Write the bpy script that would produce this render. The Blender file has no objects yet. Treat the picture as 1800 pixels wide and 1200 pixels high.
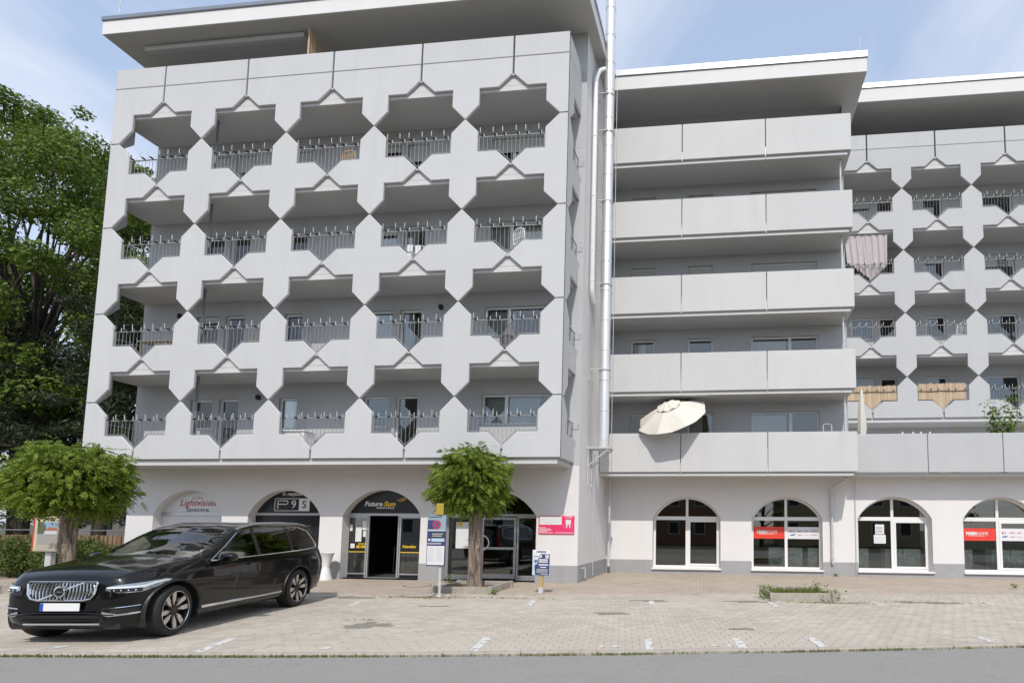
import bpy, bmesh, math, random
import numpy as np
from mathutils import Vector, Matrix
R = math.radians
SC = bpy.context.scene
COL = SC.collection
rng = random.Random(7)
NR = np.random.default_rng(7)

# ------------------------------------------------------------------ camera
cam_data = bpy.data.cameras.new('camera')
cam = bpy.data.objects.new('camera', cam_data); COL.objects.link(cam)
cam_data.sensor_width = 36; cam_data.lens = 20.0
cam_data.shift_x = -0.15177; cam_data.shift_y = 0.13339
cam_data.clip_start = 0.1; cam_data.clip_end = 2000
EYE = 1.66
cam.matrix_world = Matrix.Translation((0, 0, EYE)) @ Matrix.Rotation(R(6.168), 4, 'Z') @ Matrix.Rotation(R(94.847), 4, 'X') @ Matrix.Rotation(R(0.435), 4, 'Z')
SC.camera = cam

# ------------------------------------------------------------------ world, sun, exposure
SUNV = Vector((0.2, -1.0, 1.12)).normalized()          # towards the sun
SUN_EL = math.asin(SUNV.z); SUN_AZ = math.atan2(SUNV.x, SUNV.y)   # azimuth from +Y, clockwise
world = bpy.data.worlds.new('World'); SC.world = world; world.use_nodes = True
wn = world.node_tree.nodes; wl = world.node_tree.links; wn.clear()
sky = wn.new('ShaderNodeTexSky'); sky.sky_type = 'NISHITA'; sky.sun_disc = False
sky.sun_elevation = SUN_EL; sky.sun_rotation = SUN_AZ
sky.air_density = 1.0; sky.dust_density = 1.0; sky.ozone_density = 1.2; sky.altitude = 120
tc = wn.new('ShaderNodeTexCoord')
sep = wn.new('ShaderNodeSeparateXYZ'); wl.new(tc.outputs['Generated'], sep.inputs[0])
def wmath(op, a, b):
    n = wn.new('ShaderNodeMath'); n.operation = op
    for i, v in enumerate((a, b)):
        if isinstance(v, (int, float)): n.inputs[i].default_value = v
        else: wl.new(v, n.inputs[i])
    return n.outputs[0]
zz = wmath('MAXIMUM', wmath('ADD', sep.outputs['Z'], 0.12), 0.05)
cmb = wn.new('ShaderNodeCombineXYZ')
wl.new(wmath('DIVIDE', sep.outputs['X'], zz), cmb.inputs[0]); wl.new(wmath('DIVIDE', sep.outputs['Y'], zz), cmb.inputs[1])
mp = wn.new('ShaderNodeMapping'); wl.new(cmb.outputs[0], mp.inputs[0])
mp.inputs['Rotation'].default_value = (0, 0, R(20)); mp.inputs['Scale'].default_value = (0.8, 0.42, 1); mp.inputs['Location'].default_value = (3.3, 1.2, 0)
nz = wn.new('ShaderNodeTexNoise'); nz.inputs['Scale'].default_value = 1.7; nz.inputs['Detail'].default_value = 7; nz.inputs['Roughness'].default_value = 0.55; nz.inputs['Distortion'].default_value = 0.5
wl.new(mp.outputs[0], nz.inputs['Vector'])
cr = wn.new('ShaderNodeValToRGB'); cr.color_ramp.elements[0].position = 0.42; cr.color_ramp.elements[1].position = 0.74
cr.color_ramp.elements[0].color = (0.04, 0.04, 0.04, 1); cr.color_ramp.elements[1].color = (0.85, 0.85, 0.85, 1)
wl.new(nz.outputs[0], cr.inputs[0])
mx = wn.new('ShaderNodeMix'); mx.data_type = 'RGBA'; mx.inputs['B'].default_value = (4.4, 4.5, 4.75, 1)
veil = wn.new('ShaderNodeMix'); veil.data_type = 'RGBA'; veil.inputs['Factor'].default_value = 0.6; veil.inputs['B'].default_value = (2.45, 3.0, 4.0, 1)   # thin high haze
wl.new(sky.outputs[0], veil.inputs['A'])
wl.new(cr.outputs[0], mx.inputs['Factor']); wl.new(veil.outputs['Result'], mx.inputs['A'])
bg = wn.new('ShaderNodeBackground'); bg.inputs['Strength'].default_value = 0.15
wl.new(mx.outputs['Result'], bg.inputs['Color'])
wo = wn.new('ShaderNodeOutputWorld'); wl.new(bg.outputs[0], wo.inputs[0])

sun_data = bpy.data.lights.new('sun', 'SUN'); sun_data.energy = 2.0; sun_data.angle = R(0.53); sun_data.color = (1.0, 0.95, 0.875)
sun = bpy.data.objects.new('sun', sun_data); COL.objects.link(sun)
sun.rotation_euler = SUNV.to_track_quat('Z', 'Y').to_euler(); sun.location = SUNV * 60
vs = SC.view_settings
SC.display_settings.display_device = 'sRGB'
vs.view_transform = 'Standard'; vs.look = 'None'; vs.exposure = 0.62; vs.gamma = 1.0; vs.use_curve_mapping = False
SC.render.engine = 'CYCLES'
SC.cycles.use_denoising = True
SC.cycles.max_bounces = 8; SC.cycles.transparent_max_bounces = 16; SC.cycles.caustics_reflective = False; SC.cycles.caustics_refractive = False
SC.cycles.sample_clamp_indirect = 6.0

# ------------------------------------------------------------------ materials
MATS = {}
def mat(name, col, rough=0.7, metal=0.0, var=0.0, vscale=3.0, bump=0.0, bscale=60.0, spec=0.5, coat=0.0, stretch=None, grime=0.0, trans=0.0, objvar=0.0):
    if name in MATS: return MATS[name]
    m = bpy.data.materials.new(name); m.use_nodes = True
    nt = m.node_tree; N = nt.nodes; L = nt.links
    b = N['Principled BSDF']
    b.inputs['Base Color'].default_value = (*col, 1); b.inputs['Roughness'].default_value = rough; b.inputs['Metallic'].default_value = metal
    b.inputs['Specular IOR Level'].default_value = spec; b.inputs['Coat Weight'].default_value = coat; b.inputs['Coat Roughness'].default_value = 0.03
    g = N.new('ShaderNodeNewGeometry')
    if var or grime:
        mpn = N.new('ShaderNodeMapping'); L.new(g.outputs['Position'], mpn.inputs[0])
        if stretch: mpn.inputs['Scale'].default_value = stretch
        n1 = N.new('ShaderNodeTexNoise'); n1.inputs['Scale'].default_value = vscale; n1.inputs['Detail'].default_value = 6; n1.inputs['Roughness'].default_value = 0.62
        L.new(mpn.outputs[0], n1.inputs['Vector'])
        mr = N.new('ShaderNodeMapRange'); mr.inputs['From Min'].default_value = 0.3; mr.inputs['From Max'].default_value = 0.7
        mr.inputs['To Min'].default_value = 1 - var; mr.inputs['To Max'].default_value = 1 + var
        L.new(n1.outputs[0], mr.inputs[0])
        v = N.new('ShaderNodeVectorMath'); v.operation = 'SCALE'; v.inputs[0].default_value = col; L.new(mr.outputs[0], v.inputs['Scale'])
        out = v.outputs[0]
        if grime:
            mg = N.new('ShaderNodeMapping'); mg.inputs['Scale'].default_value = (1.6, 1.6, 0.22); L.new(g.outputs['Position'], mg.inputs[0])
            n2 = N.new('ShaderNodeTexNoise'); n2.inputs['Scale'].default_value = 1.1; n2.inputs['Detail'].default_value = 8; n2.inputs['Roughness'].default_value = 0.7
            L.new(mg.outputs[0], n2.inputs['Vector'])
            r2 = N.new('ShaderNodeMapRange'); r2.inputs['From Min'].default_value = 0.5; r2.inputs['From Max'].default_value = 0.78; r2.inputs['To Min'].default_value = 0; r2.inputs['To Max'].default_value = grime
            L.new(n2.outputs[0], r2.inputs[0])
            mxn = N.new('ShaderNodeMix'); mxn.data_type = 'RGBA'; mxn.inputs['B'].default_value = (col[0] * .55, col[1] * .52, col[2] * .47, 1)
            L.new(r2.outputs[0], mxn.inputs['Factor']); L.new(out, mxn.inputs['A']); out = mxn.outputs['Result']
        if objvar:
            oi = N.new('ShaderNodeObjectInfo'); ro = N.new('ShaderNodeMapRange'); ro.inputs['To Min'].default_value = 1 - objvar; ro.inputs['To Max'].default_value = 1 + objvar; L.new(oi.outputs['Random'], ro.inputs[0])
            sv = N.new('ShaderNodeVectorMath'); sv.operation = 'SCALE'; L.new(out, sv.inputs[0]); L.new(ro.outputs[0], sv.inputs['Scale']); out = sv.outputs[0]
        L.new(out, b.inputs['Base Color'])
    if bump:
        n3 = N.new('ShaderNodeTexNoise'); n3.inputs['Scale'].default_value = bscale; n3.inputs['Detail'].default_value = 5
        if stretch:
            mp3 = N.new('ShaderNodeMapping'); mp3.inputs['Scale'].default_value = stretch; L.new(g.outputs['Position'], mp3.inputs[0]); L.new(mp3.outputs[0], n3.inputs['Vector'])
        else: L.new(g.outputs['Position'], n3.inputs['Vector'])
        bp = N.new('ShaderNodeBump'); bp.inputs['Strength'].default_value = bump; bp.inputs['Distance'].default_value = 0.02
        L.new(n3.outputs[0], bp.inputs['Height']); L.new(bp.outputs[0], b.inputs['Normal'])
    MATS[name] = m
    return m

def leaf_mat(name, c0, c1, rough=0.55, transl=0.35):
    if name in MATS: return MATS[name]
    m = bpy.data.materials.new(name); m.use_nodes = True
    nt = m.node_tree; N = nt.nodes; L = nt.links
    b = N['Principled BSDF']; b.inputs['Roughness'].default_value = rough; b.inputs['Specular IOR Level'].default_value = 0.35
    g = N.new('ShaderNodeNewGeometry')
    r = N.new('ShaderNodeValToRGB'); r.color_ramp.elements[0].color = (*c0, 1); r.color_ramp.elements[1].color = (*c1, 1)
    n1 = N.new('ShaderNodeTexNoise'); n1.inputs['Scale'].default_value = 0.9; n1.inputs['Detail'].default_value = 3; L.new(g.outputs['Position'], n1.inputs['Vector'])
    a = N.new('ShaderNodeMath'); a.operation = 'MULTIPLY_ADD'; a.inputs[1].default_value = 0.6; L.new(g.outputs['Random Per Island'], a.inputs[0])
    a2 = N.new('ShaderNodeMath'); a2.operation = 'MULTIPLY'; a2.inputs[1].default_value = 0.45; L.new(n1.outputs[0], a2.inputs[0]); L.new(a2.outputs[0], a.inputs[2])
    L.new(a.outputs[0], r.inputs[0]); L.new(r.outputs[0], b.inputs['Base Color'])
    t = N.new('ShaderNodeBsdfTranslucent'); L.new(r.outputs[0], t.inputs[0])
    mx_ = N.new('ShaderNodeMixShader'); mx_.inputs[0].default_value = transl
    L.new(b.outputs[0], mx_.inputs[1]); L.new(t.outputs[0], mx_.inputs[2]); L.new(mx_.outputs[0], N['Material Output'].inputs[0])
    MATS[name] = m
    return m

def glass_mat(name, tint=(0.75, 0.8, 0.78), ior=1.5, gloss=1.0):
    if name in MATS: return MATS[name]
    m = bpy.data.materials.new(name); m.use_nodes = True
    nt = m.node_tree; N = nt.nodes; L = nt.links; N.remove(N['Principled BSDF'])
    t = N.new('ShaderNodeBsdfTransparent'); t.inputs[0].default_value = (*tint, 1)
    gl = N.new('ShaderNodeBsdfGlossy'); gl.inputs['Roughness'].default_value = 0.01; gl.inputs[0].default_value = (gloss, gloss, gloss, 1)
    f = N.new('ShaderNodeFresnel'); f.inputs[0].default_value = ior
    mu = N.new('ShaderNodeMath'); mu.operation = 'MULTIPLY_ADD'; mu.inputs[1].default_value = 1.25; mu.inputs[2].default_value = 0.035; L.new(f.outputs[0], mu.inputs[0])
    mx_ = N.new('ShaderNodeMixShader'); L.new(mu.outputs[0], mx_.inputs[0]); L.new(t.outputs[0], mx_.inputs[1]); L.new(gl.outputs[0], mx_.inputs[2])
    L.new(mx_.outputs[0], N['Material Output'].inputs[0])
    MATS[name] = m
    return m

M_PANEL = mat('concrete_panel_paint', (0.542, 0.543, 0.545), 0.75, var=0.022, vscale=1.3, bump=0.05, bscale=130, grime=0.15, objvar=0.025)
M_PANEL_B = mat('balcony_panel_paint', (0.562, 0.560, 0.553), 0.75, var=0.02, vscale=1.3, bump=0.05, bscale=130, grime=0.15, objvar=0.025)
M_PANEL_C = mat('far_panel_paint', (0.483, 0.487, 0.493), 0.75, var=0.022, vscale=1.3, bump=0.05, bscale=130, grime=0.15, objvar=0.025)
M_SLAB = mat('slab_paint', (0.575, 0.572, 0.565), 0.8, var=0.03, vscale=2.0, bump=0.05, grime=0.12)
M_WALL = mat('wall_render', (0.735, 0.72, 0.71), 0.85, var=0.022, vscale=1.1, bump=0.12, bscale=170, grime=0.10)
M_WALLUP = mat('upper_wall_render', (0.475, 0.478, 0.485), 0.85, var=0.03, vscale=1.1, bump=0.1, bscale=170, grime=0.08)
M_PLINTH = mat('plinth_paint', (0.35, 0.35, 0.355), 0.8, var=0.05, vscale=2.5, bump=0.12, bscale=120, grime=0.25)
M_SOFFIT = mat('slab_paint_shaded', (0.50, 0.50, 0.495), 0.85, var=0.03, vscale=1.0, bump=0.05)  # slab paint darkened for undersides, deepens the shade in the recesses by colour
M_CAP = mat('sheet_metal_cap', (0.36, 0.37, 0.38), 0.42, metal=1.0, var=0.04, vscale=1.0)
M_GALV = mat('galvanised_steel', (0.58, 0.585, 0.59), 0.5, metal=0.25, var=0.12, vscale=9)
M_STAINLESS = mat('stainless_steel', (0.80, 0.80, 0.79), 0.42, metal=0.75, var=0.04, vscale=2)
M_RAIL = mat('railing_grey', (0.27, 0.28, 0.29), 0.45, metal=0.5)
M_BALRAIL = mat('balcony_railing_paint', (0.27, 0.275, 0.28), 0.5, metal=0.1)
M_RUBBER = mat('black_rubber', (0.018, 0.018, 0.018), 0.7)
M_WHITE = mat('white_plastic', (0.78, 0.78, 0.77), 0.35)
M_WHITEMAT = mat('white_paint', (0.76, 0.76, 0.75), 0.6, var=0.03)
M_ALU = mat('aluminium_frame', (0.55, 0.56, 0.56), 0.35, metal=0.7)
M_BLACK = mat('black_panel', (0.012, 0.012, 0.014), 0.35)
M_DARK = mat('dark_interior', (0.05, 0.048, 0.045), 0.9)
M_SHUTTER = mat('roller_shutter', (0.50, 0.51, 0.48), 0.5)
M_GLASS = glass_mat('window_glass', (0.84, 0.87, 0.85))
M_GLASS_DARK = glass_mat('shop_glass', (0.86, 0.90, 0.88))
M_WOOD = mat('grey_wood', (0.26, 0.21, 0.16), 0.85, var=0.25, vscale=6, bump=0.3, bscale=30, stretch=(1, 1, 6))
M_WOODPOST = mat('pale_wood_post', (0.50, 0.33, 0.15), 0.7, var=0.12, vscale=8)
M_CONC = mat('old_concrete', (0.36, 0.33, 0.28), 0.9, var=0.2, vscale=6, bump=0.3, bscale=70, grime=0.3)
M_SOIL = mat('soil', (0.14, 0.10, 0.065), 0.95, var=0.35, vscale=14, bump=0.8, bscale=40)
def bark_material(name, dark, light):
    m = mat(name, light, 0.95); N = m.node_tree.nodes; L = m.node_tree.links; b = N['Principled BSDF']
    g = N.new('ShaderNodeNewGeometry'); mp_ = N.new('ShaderNodeMapping'); mp_.inputs['Scale'].default_value = (16, 16, 2.2); L.new(g.outputs['Position'], mp_.inputs[0])
    n = N.new('ShaderNodeTexNoise'); n.inputs['Scale'].default_value = 1.0; n.inputs['Detail'].default_value = 7; n.inputs['Roughness'].default_value = .6; n.inputs['Distortion'].default_value = 1.2; L.new(mp_.outputs[0], n.inputs['Vector'])
    r = N.new('ShaderNodeValToRGB'); r.color_ramp.elements[0].position = .36; r.color_ramp.elements[1].position = .62; r.color_ramp.elements[0].color = (*dark, 1); r.color_ramp.elements[1].color = (*light, 1)
    L.new(n.outputs[0], r.inputs[0]); L.new(r.outputs[0], b.inputs['Base Color'])
    bp = N.new('ShaderNodeBump'); bp.inputs['Strength'].default_value = 1.0; bp.inputs['Distance'].default_value = .045; L.new(n.outputs[0], bp.inputs['Height']); L.new(bp.outputs[0], b.inputs['Normal'])
    return m
M_BARK = bark_material('bark', (0.075, 0.055, 0.042), (0.36, 0.285, 0.225))
M_BARKDARK = mat('dark_bark', (0.06, 0.05, 0.04), 0.95, var=0.3, vscale=5, bump=0.8, bscale=12, stretch=(1, 1, 0.3))
M_BAMBOO = leaf_mat('reed_screen', (.50, .36, .22), (.76, .61, .44), .8, .08)
M_FABRIC = mat('cream_canvas', (0.66, 0.63, 0.56), 0.85, var=0.03, vscale=3)
M_CURTAIN = mat('pale_lilac_curtain', (0.50, 0.455, 0.47), 0.85, var=0.05)

# ------------------------------------------------------------------ mesh helpers
class MB:
    def __init__(self): self.v = []; self.f = []
    def add(self, vs, fs):
        k = len(self.v); self.v += [tuple(p) for p in vs]; self.f += [tuple(i + k for i in q) for q in fs]; return self
    def box(self, x0, x1, y0, y1, z0, z1):
        return self.add([(x0, y0, z0), (x1, y0, z0), (x1, y1, z0), (x0, y1, z0), (x0, y0, z1), (x1, y0, z1), (x1, y1, z1), (x0, y1, z1)],
                        [(0, 3, 2, 1), (4, 5, 6, 7), (0, 1, 5, 4), (1, 2, 6, 5), (2, 3, 7, 6), (3, 0, 4, 7)])
    def bbox(self, x0, x1, y0, y1, z0, z1, c=0.01):        # box with chamfered edges
        def ring(xa, xb, ya, yb, z): return [(xa, ya, z), (xb, ya, z), (xb, yb, z), (xa, yb, z)]
        def oct_(z, d):
            return [(x0 + c + d, y0 + d, z), (x1 - c - d, y0 + d, z), (x1 - d, y0 + c + d, z), (x1 - d, y1 - c - d, z), (x1 - c - d, y1 - d, z), (x0 + c + d, y1 - d, z), (x0 + d, y1 - c - d, z), (x0 + d, y0 + c + d, z)]
        vs = oct_(z0, c) + oct_(z0 + c, 0) + oct_(z1 - c, 0) + oct_(z1, c)
        fs = [tuple(range(7, -1, -1)), tuple(range(24, 32))]
        for r in range(3):
            for i in range(8):
                j = (i + 1) % 8; fs.append((r * 8 + i, r * 8 + j, r * 8 + 8 + j, r * 8 + 8 + i))
        return self.add(vs, fs)
    def quad(self, a, b, c, d): return self.add([a, b, c, d], [(0, 1, 2, 3)])
    def tube(self, path, r, n=8, cap=True):
        P = [Vector(p) for p in path]; k = len(P); rr = r if isinstance(r, (list, tuple)) else [r] * k
        vs = []; prev = None
        for i, p in enumerate(P):
            d = (P[min(i + 1, k - 1)] - P[max(i - 1, 0)]).normalized()
            if prev is None:
                a = d.orthogonal().normalized()
            else:
                a = (prev - d * prev.dot(d)); a = a.normalized() if a.length > 1e-6 else d.orthogonal().normalized()
            prev = a; b = d.cross(a)
            for j in range(n):
                t = 2 * math.pi * j / n; vs.append(p + (a * math.cos(t) + b * math.sin(t)) * rr[i])
        fs = [(i * n + j, i * n + (j + 1) % n, (i + 1) * n + (j + 1) % n, (i + 1) * n + j) for i in range(k - 1) for j in range(n)]
        if cap: fs += [tuple(range(n - 1, -1, -1)), tuple(range((k - 1) * n, k * n))]
        return self.add(vs, fs)
    def lathe(self, prof, c=(0, 0, 0), n=20, axis='Z', cap=True):
        vs = []
        for r, h in prof:
            for j in range(n):
                t = 2 * math.pi * j / n; a, b = r * math.cos(t), r * math.sin(t)
                vs.append({'Z': (c[0] + a, c[1] + b, c[2] + h), 'Y': (c[0] + a, c[1] + h, c[2] - b), 'X': (c[0] + h, c[1] + a, c[2] + b)}[axis])
        k = len(prof)
        fs = [(i * n + j, i * n + (j + 1) % n, (i + 1) * n + (j + 1) % n, (i + 1) * n + j) for i in range(k - 1) for j in range(n)]
        if cap: fs += [tuple(range(n - 1, -1, -1)), tuple(range((k - 1) * n, k * n))]
        return self.add(vs, fs)
    def prism(self, poly, y0, y1, ch=0.0, axis='Y', at=0.0):
        """poly in (x, z), counter-clockwise seen from -Y; front at y0, back at y1. axis 'X': poly in (y, z), extruded along x."""
        n = len(poly)
        def inset(d):
            out = []
            for i in range(n):
                a, b, c = Vector(poly[i - 1]), Vector(poly[i]), Vector(poly[(i + 1) % n])
                e1 = (b - a).normalized(); e2 = (c - b).normalized()
                n1 = Vector((-e1.y, e1.x)); n2 = Vector((-e2.y, e2.x))
                k = 1 + n1.dot(n2); m = (n1 + n2) / max(k, 0.3)
                out.append(b + m * d)
            return out
        P = (lambda p, h: (p[0], h, p[1])) if axis == 'Y' else (lambda p, h: (h, p[0], p[1]))
        s = 1 if y1 > y0 else -1
        rings = [[P(p, y0) for p in (inset(ch) if ch else poly)]]
        if ch: rings.append([P(p, y0 + s * ch) for p in poly])
        rings.append([P(p, y1) for p in poly])
        vs = [q for r in rings for q in r]; k = len(rings)
        fs = [tuple(range(n)), tuple(range(k * n - 1, (k - 1) * n - 1, -1))]
        for r in range(k - 1):
            for i in range(n):
                j = (i + 1) % n; fs.append((r * n + i, (r + 1) * n + i, (r + 1) * n + j, r * n + j))
        return self.add(vs, fs)
    def mesh(self, name):
        m = bpy.data.meshes.new(name); m.from_pydata(self.v, [], self.f); m.update(); return m
    def build(self, name, material, parent=None, smooth=False, world=True, angle=None):
        m = self.mesh(name)
        bm = bmesh.new(); bm.from_mesh(m); bmesh.ops.recalc_face_normals(bm, faces=bm.faces); bm.to_mesh(m); bm.free()
        return link(name, m, material, parent, smooth, world, angle)

def link(name, me, material, parent=None, smooth=False, world=True, angle=None):
    if material is not None and not me.materials: me.materials.append(material)
    o = bpy.data.objects.new(name, me); COL.objects.link(o)
    if smooth or angle:
        me.shade_smooth()
        if angle:
            me.set_sharp_from_angle(angle=R(angle))
    if parent is not None:
        o.parent = parent
        if world: o.matrix_parent_inverse = full_matrix(parent).inverted()
    return o
def full_matrix(o):
    m = o.matrix_basis.copy()
    if o.parent: m = full_matrix(o.parent) @ o.matrix_parent_inverse @ m
    return m
def thing(name, label, cat, loc=(0, 0, 0), rz=0.0, group=None, scale=1.0):
    o = bpy.data.objects.new(name, None); COL.objects.link(o); o.empty_display_size = 0.2
    o.location = loc; o.rotation_euler = (0, 0, rz); o.scale = (scale,) * 3
    tag(o, label, cat, group); return o
def tag(o, label=None, cat=None, group=None, kind=None):
    if label: o['label'] = label
    if cat: o['category'] = cat
    if group: o['group'] = group
    if kind: o['kind'] = kind
    return o
def dup(o, parent=None, loc=None, rz=None):
    c = o.copy(); COL.objects.link(c)
    if parent is not None: c.parent = parent
    if loc is not None: c.location = loc
    if rz is not None: c.rotation_euler = (0, 0, rz)
    for ch in list(o.children): dup(ch, c)
    return c
def np_mesh(name, V, F):
    """V (n,3) float, F (m,k) int, all faces with k corners"""
    me = bpy.data.meshes.new(name); V = np.asarray(V, np.float32); F = np.asarray(F, np.int32); m, k = F.shape
    me.vertices.add(len(V)); me.vertices.foreach_set('co', V.ravel())
    me.loops.add(m * k); me.loops.foreach_set('vertex_index', F.ravel())
    me.polygons.add(m); me.polygons.foreach_set('loop_start', np.arange(0, m * k, k, dtype=np.int32))
    try: me.polygons.foreach_set('loop_total', np.full(m, k, np.int32))
    except Exception: pass
    me.update(calc_edges=True); me.validate(); return me
def text(s, size, loc, material, parent, name='lettering', rot=(R(90), 0, 0), shear=0.0, bold=0.0, align='CENTER', width=None, depth=0.004, space=1.0, world=True):
    c = bpy.data.curves.new('t', 'FONT'); c.body = s; c.size = size; c.shear = shear; c.offset = bold; c.extrude = depth; c.align_x = align; c.align_y = 'CENTER'; c.space_character = space; c.resolution_u = 3
    t = bpy.data.objects.new('t', c); COL.objects.link(t)
    dg = bpy.context.evaluated_depsgraph_get(); dg.update()
    me = bpy.data.meshes.new_from_object(t.evaluated_get(dg))
    bpy.data.objects.remove(t); bpy.data.curves.remove(c)
    if width and len(me.vertices):
        xs = [v.co.x for v in me.vertices]; w = max(xs) - min(xs); cx = (max(xs) + min(xs)) / 2
        for v in me.vertices:
            v.co.x = (v.co.x - (cx if align == 'CENTER' else min(xs))) * width / w
    me.transform(Matrix.Translation(loc) @ Matrix.Rotation(rot[2], 4, 'Z') @ Matrix.Rotation(rot[0], 4, 'X'))
    me.materials.clear()
    return link(name, me, material, parent, world=world)
def smooth01(t): t = max(0, min(1, t)); return t * t * (3 - 2 * t)

# ------------------------------------------------------------------ ground
KA = math.atan(0.186); KU = Vector((math.cos(KA), math.sin(KA), 0)); KV = Vector((-math.sin(KA), math.cos(KA), 0)); K0 = Vector((-2.6, 7.62, 0))
def kerb_v(u): return -0.13 + 0.0052 * u * u if abs(u) < 9 else -0.13 + 0.0052 * 81 + 0.0936 * (abs(u) - 9)    # gentle bend of the kerb
def kw(u, v, z=0.0): p = K0 + KU * u + KV * v; return (p.x, p.y, z)

M_ASPHALT = mat('asphalt', (0.30, 0.288, 0.272), 0.9, var=0.10, vscale=22, bump=0.5, bscale=240, grime=0.18)
M_JOINT = mat('joint_sand', (0.185, 0.16, 0.12), 0.95, var=0.2, vscale=8)
M_KERB = mat('kerb_granite', (0.40, 0.36, 0.31), 0.85, var=0.14, vscale=9, bump=0.25, bscale=90, grime=0.35)

def paver_material(name, c):
    m = mat(name, c, 0.88, var=0.05, vscale=60, bump=0.25, bscale=200)
    nt = m.node_tree; N = nt.nodes; L = nt.links; b = N['Principled BSDF']
    src = b.inputs['Base Color'].links[0].from_socket
    g = N.new('ShaderNodeNewGeometry')
    n1 = N.new('ShaderNodeTexNoise'); n1.inputs['Scale'].default_value = 0.55; n1.inputs['Detail'].default_value = 5; n1.inputs['Roughness'].default_value = 0.65; L.new(g.outputs['Position'], n1.inputs['Vector'])
    r1 = N.new('ShaderNodeMapRange'); r1.inputs['From Min'].default_value = 0.35; r1.inputs['From Max'].default_value = 0.68; r1.inputs['To Min'].default_value = 0.90; r1.inputs['To Max'].default_value = 1.06; L.new(n1.outputs[0], r1.inputs[0])
    r2 = N.new('ShaderNodeMapRange'); r2.inputs['To Min'].default_value = 0.90; r2.inputs['To Max'].default_value = 1.08; L.new(g.outputs['Random Per Island'], r2.inputs[0])
    mu = N.new('ShaderNodeMath'); mu.operation = 'MULTIPLY'; L.new(r1.outputs[0], mu.inputs[0]); L.new(r2.outputs[0], mu.inputs[1])
    v = N.new('ShaderNodeVectorMath'); v.operation = 'SCALE'; L.new(src, v.inputs[0]); L.new(mu.outputs[0], v.inputs['Scale'])
    # moss and dark tyre grime in patches
    n2 = N.new('ShaderNodeTexNoise'); n2.inputs['Scale'].default_value = 0.8; n2.inputs['Detail'].default_value = 8; n2.inputs['Roughness'].default_value = 0.7; L.new(g.outputs['Position'], n2.inputs['Vector'])
    r3 = N.new('ShaderNodeMapRange'); r3.inputs['From Min'].default_value = 0.58; r3.inputs['From Max'].default_value = 0.75; r3.inputs['To Min'].default_value = 0.0; r3.inputs['To Max'].default_value = 0.45; L.new(n2.outputs[0], r3.inputs[0])
    mxn = N.new('ShaderNodeMix'); mxn.data_type = 'RGBA'; mxn.inputs['B'].default_value = (0.24, 0.215, 0.15, 1)
    L.new(r3.outputs[0], mxn.inputs['Factor']); L.new(v.outputs[0], mxn.inputs['A']); L.new(mxn.outputs['Result'], b.inputs['Base Color'])
    return m
M_PAVER = paver_material('beige_paver', (0.485, 0.435, 0.365))
M_PAVERDARK = paver_material('stained_paver', (0.24, 0.22, 0.185))

def walkway_material():
    m = paver_material('pink_walkway', (0.51, 0.435, 0.36))
    nt = m.node_tree; N = nt.nodes; L = nt.links; b = N['Principled BSDF']
    src = b.inputs['Base Color'].links[0].from_socket
    g = N.new('ShaderNodeNewGeometry'); mpn = N.new('ShaderNodeMapping'); mpn.inputs['Rotation'].default_value = (0, 0, -0.05); L.new(g.outputs['Position'], mpn.inputs[0])
    bk = N.new('ShaderNodeTexBrick'); bk.inputs['Scale'].default_value = 1.0; bk.inputs['Brick Width'].default_value = 0.2; bk.inputs['Row Height'].default_value = 0.1; bk.inputs['Mortar Size'].default_value = 0.006; bk.inputs['Mortar Smooth'].default_value = 0.3
    bk.inputs['Color1'].default_value = (1, 1, 1, 1); bk.inputs['Color2'].default_value = (0.84, 0.80, 0.76, 1); bk.inputs['Mortar'].default_value = (0.45, 0.42, 0.36, 1)
    L.new(mpn.outputs[0], bk.inputs['Vector'])
    mm = N.new('ShaderNodeMix'); mm.data_type = 'RGBA'; mm.blend_type = 'MULTIPLY'; mm.inputs['Factor'].default_value = 1; L.new(src, mm.inputs['A']); L.new(bk.outputs[0], mm.inputs['B']); L.new(mm.outputs['Result'], b.inputs['Base Color'])
    bp = N.new('ShaderNodeBump'); bp.inputs['Strength'].default_value = 0.6; bp.inputs['Distance'].default_value = 0.006; bp.invert = True; L.new(bk.outputs['Fac'], bp.inputs['Height']); L.new(bp.outputs[0], b.inputs['Normal'])
    return m
M_WALK = walkway_material()
M_GRASSGROUND = mat('lawn_soil', (0.07, 0.075, 0.03), 0.95, var=0.3, vscale=3)

g = MB(); g.quad((-400, -400, -0.12), (400, -400, -0.12), (400, 400, -0.12), (-400, 400, -0.12)); tag(g.build('ground', M_GRASSGROUND), kind='structure')
us = [-60, -40, -26] + [i * 1.0 for i in range(-18, 19)] + [26, 40, 60]
g = MB()
for a, b in zip(us, us[1:]):
    g.quad(kw(a, -9.5, -0.045), kw(b, -9.5, -0.045), kw(b, kerb_v(b) - 0.13, -0.03), kw(a, kerb_v(a) - 0.13, -0.03))
tag(g.build('road', M_ASPHALT), kind='structure')
g = MB()
for a, b in zip(us, us[1:]): g.quad(kw(a, kerb_v(a) - 0.05, -0.022), kw(b, kerb_v(b) - 0.05, -0.022), kw(b, 6.4, -0.022), kw(a, 6.4, -0.022))
pave = tag(g.build('pavement', M_JOINT), kind='structure')
# walkway sheet between the parking bays and the facades
g = MB(); g.quad(kw(-40, 6.05, 0.0), kw(45, 6.05, 0.0), (40, 30, 0.0), (-45, 30, 0.0)); tag(g.build('footpath', M_WALK), kind='structure')

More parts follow.
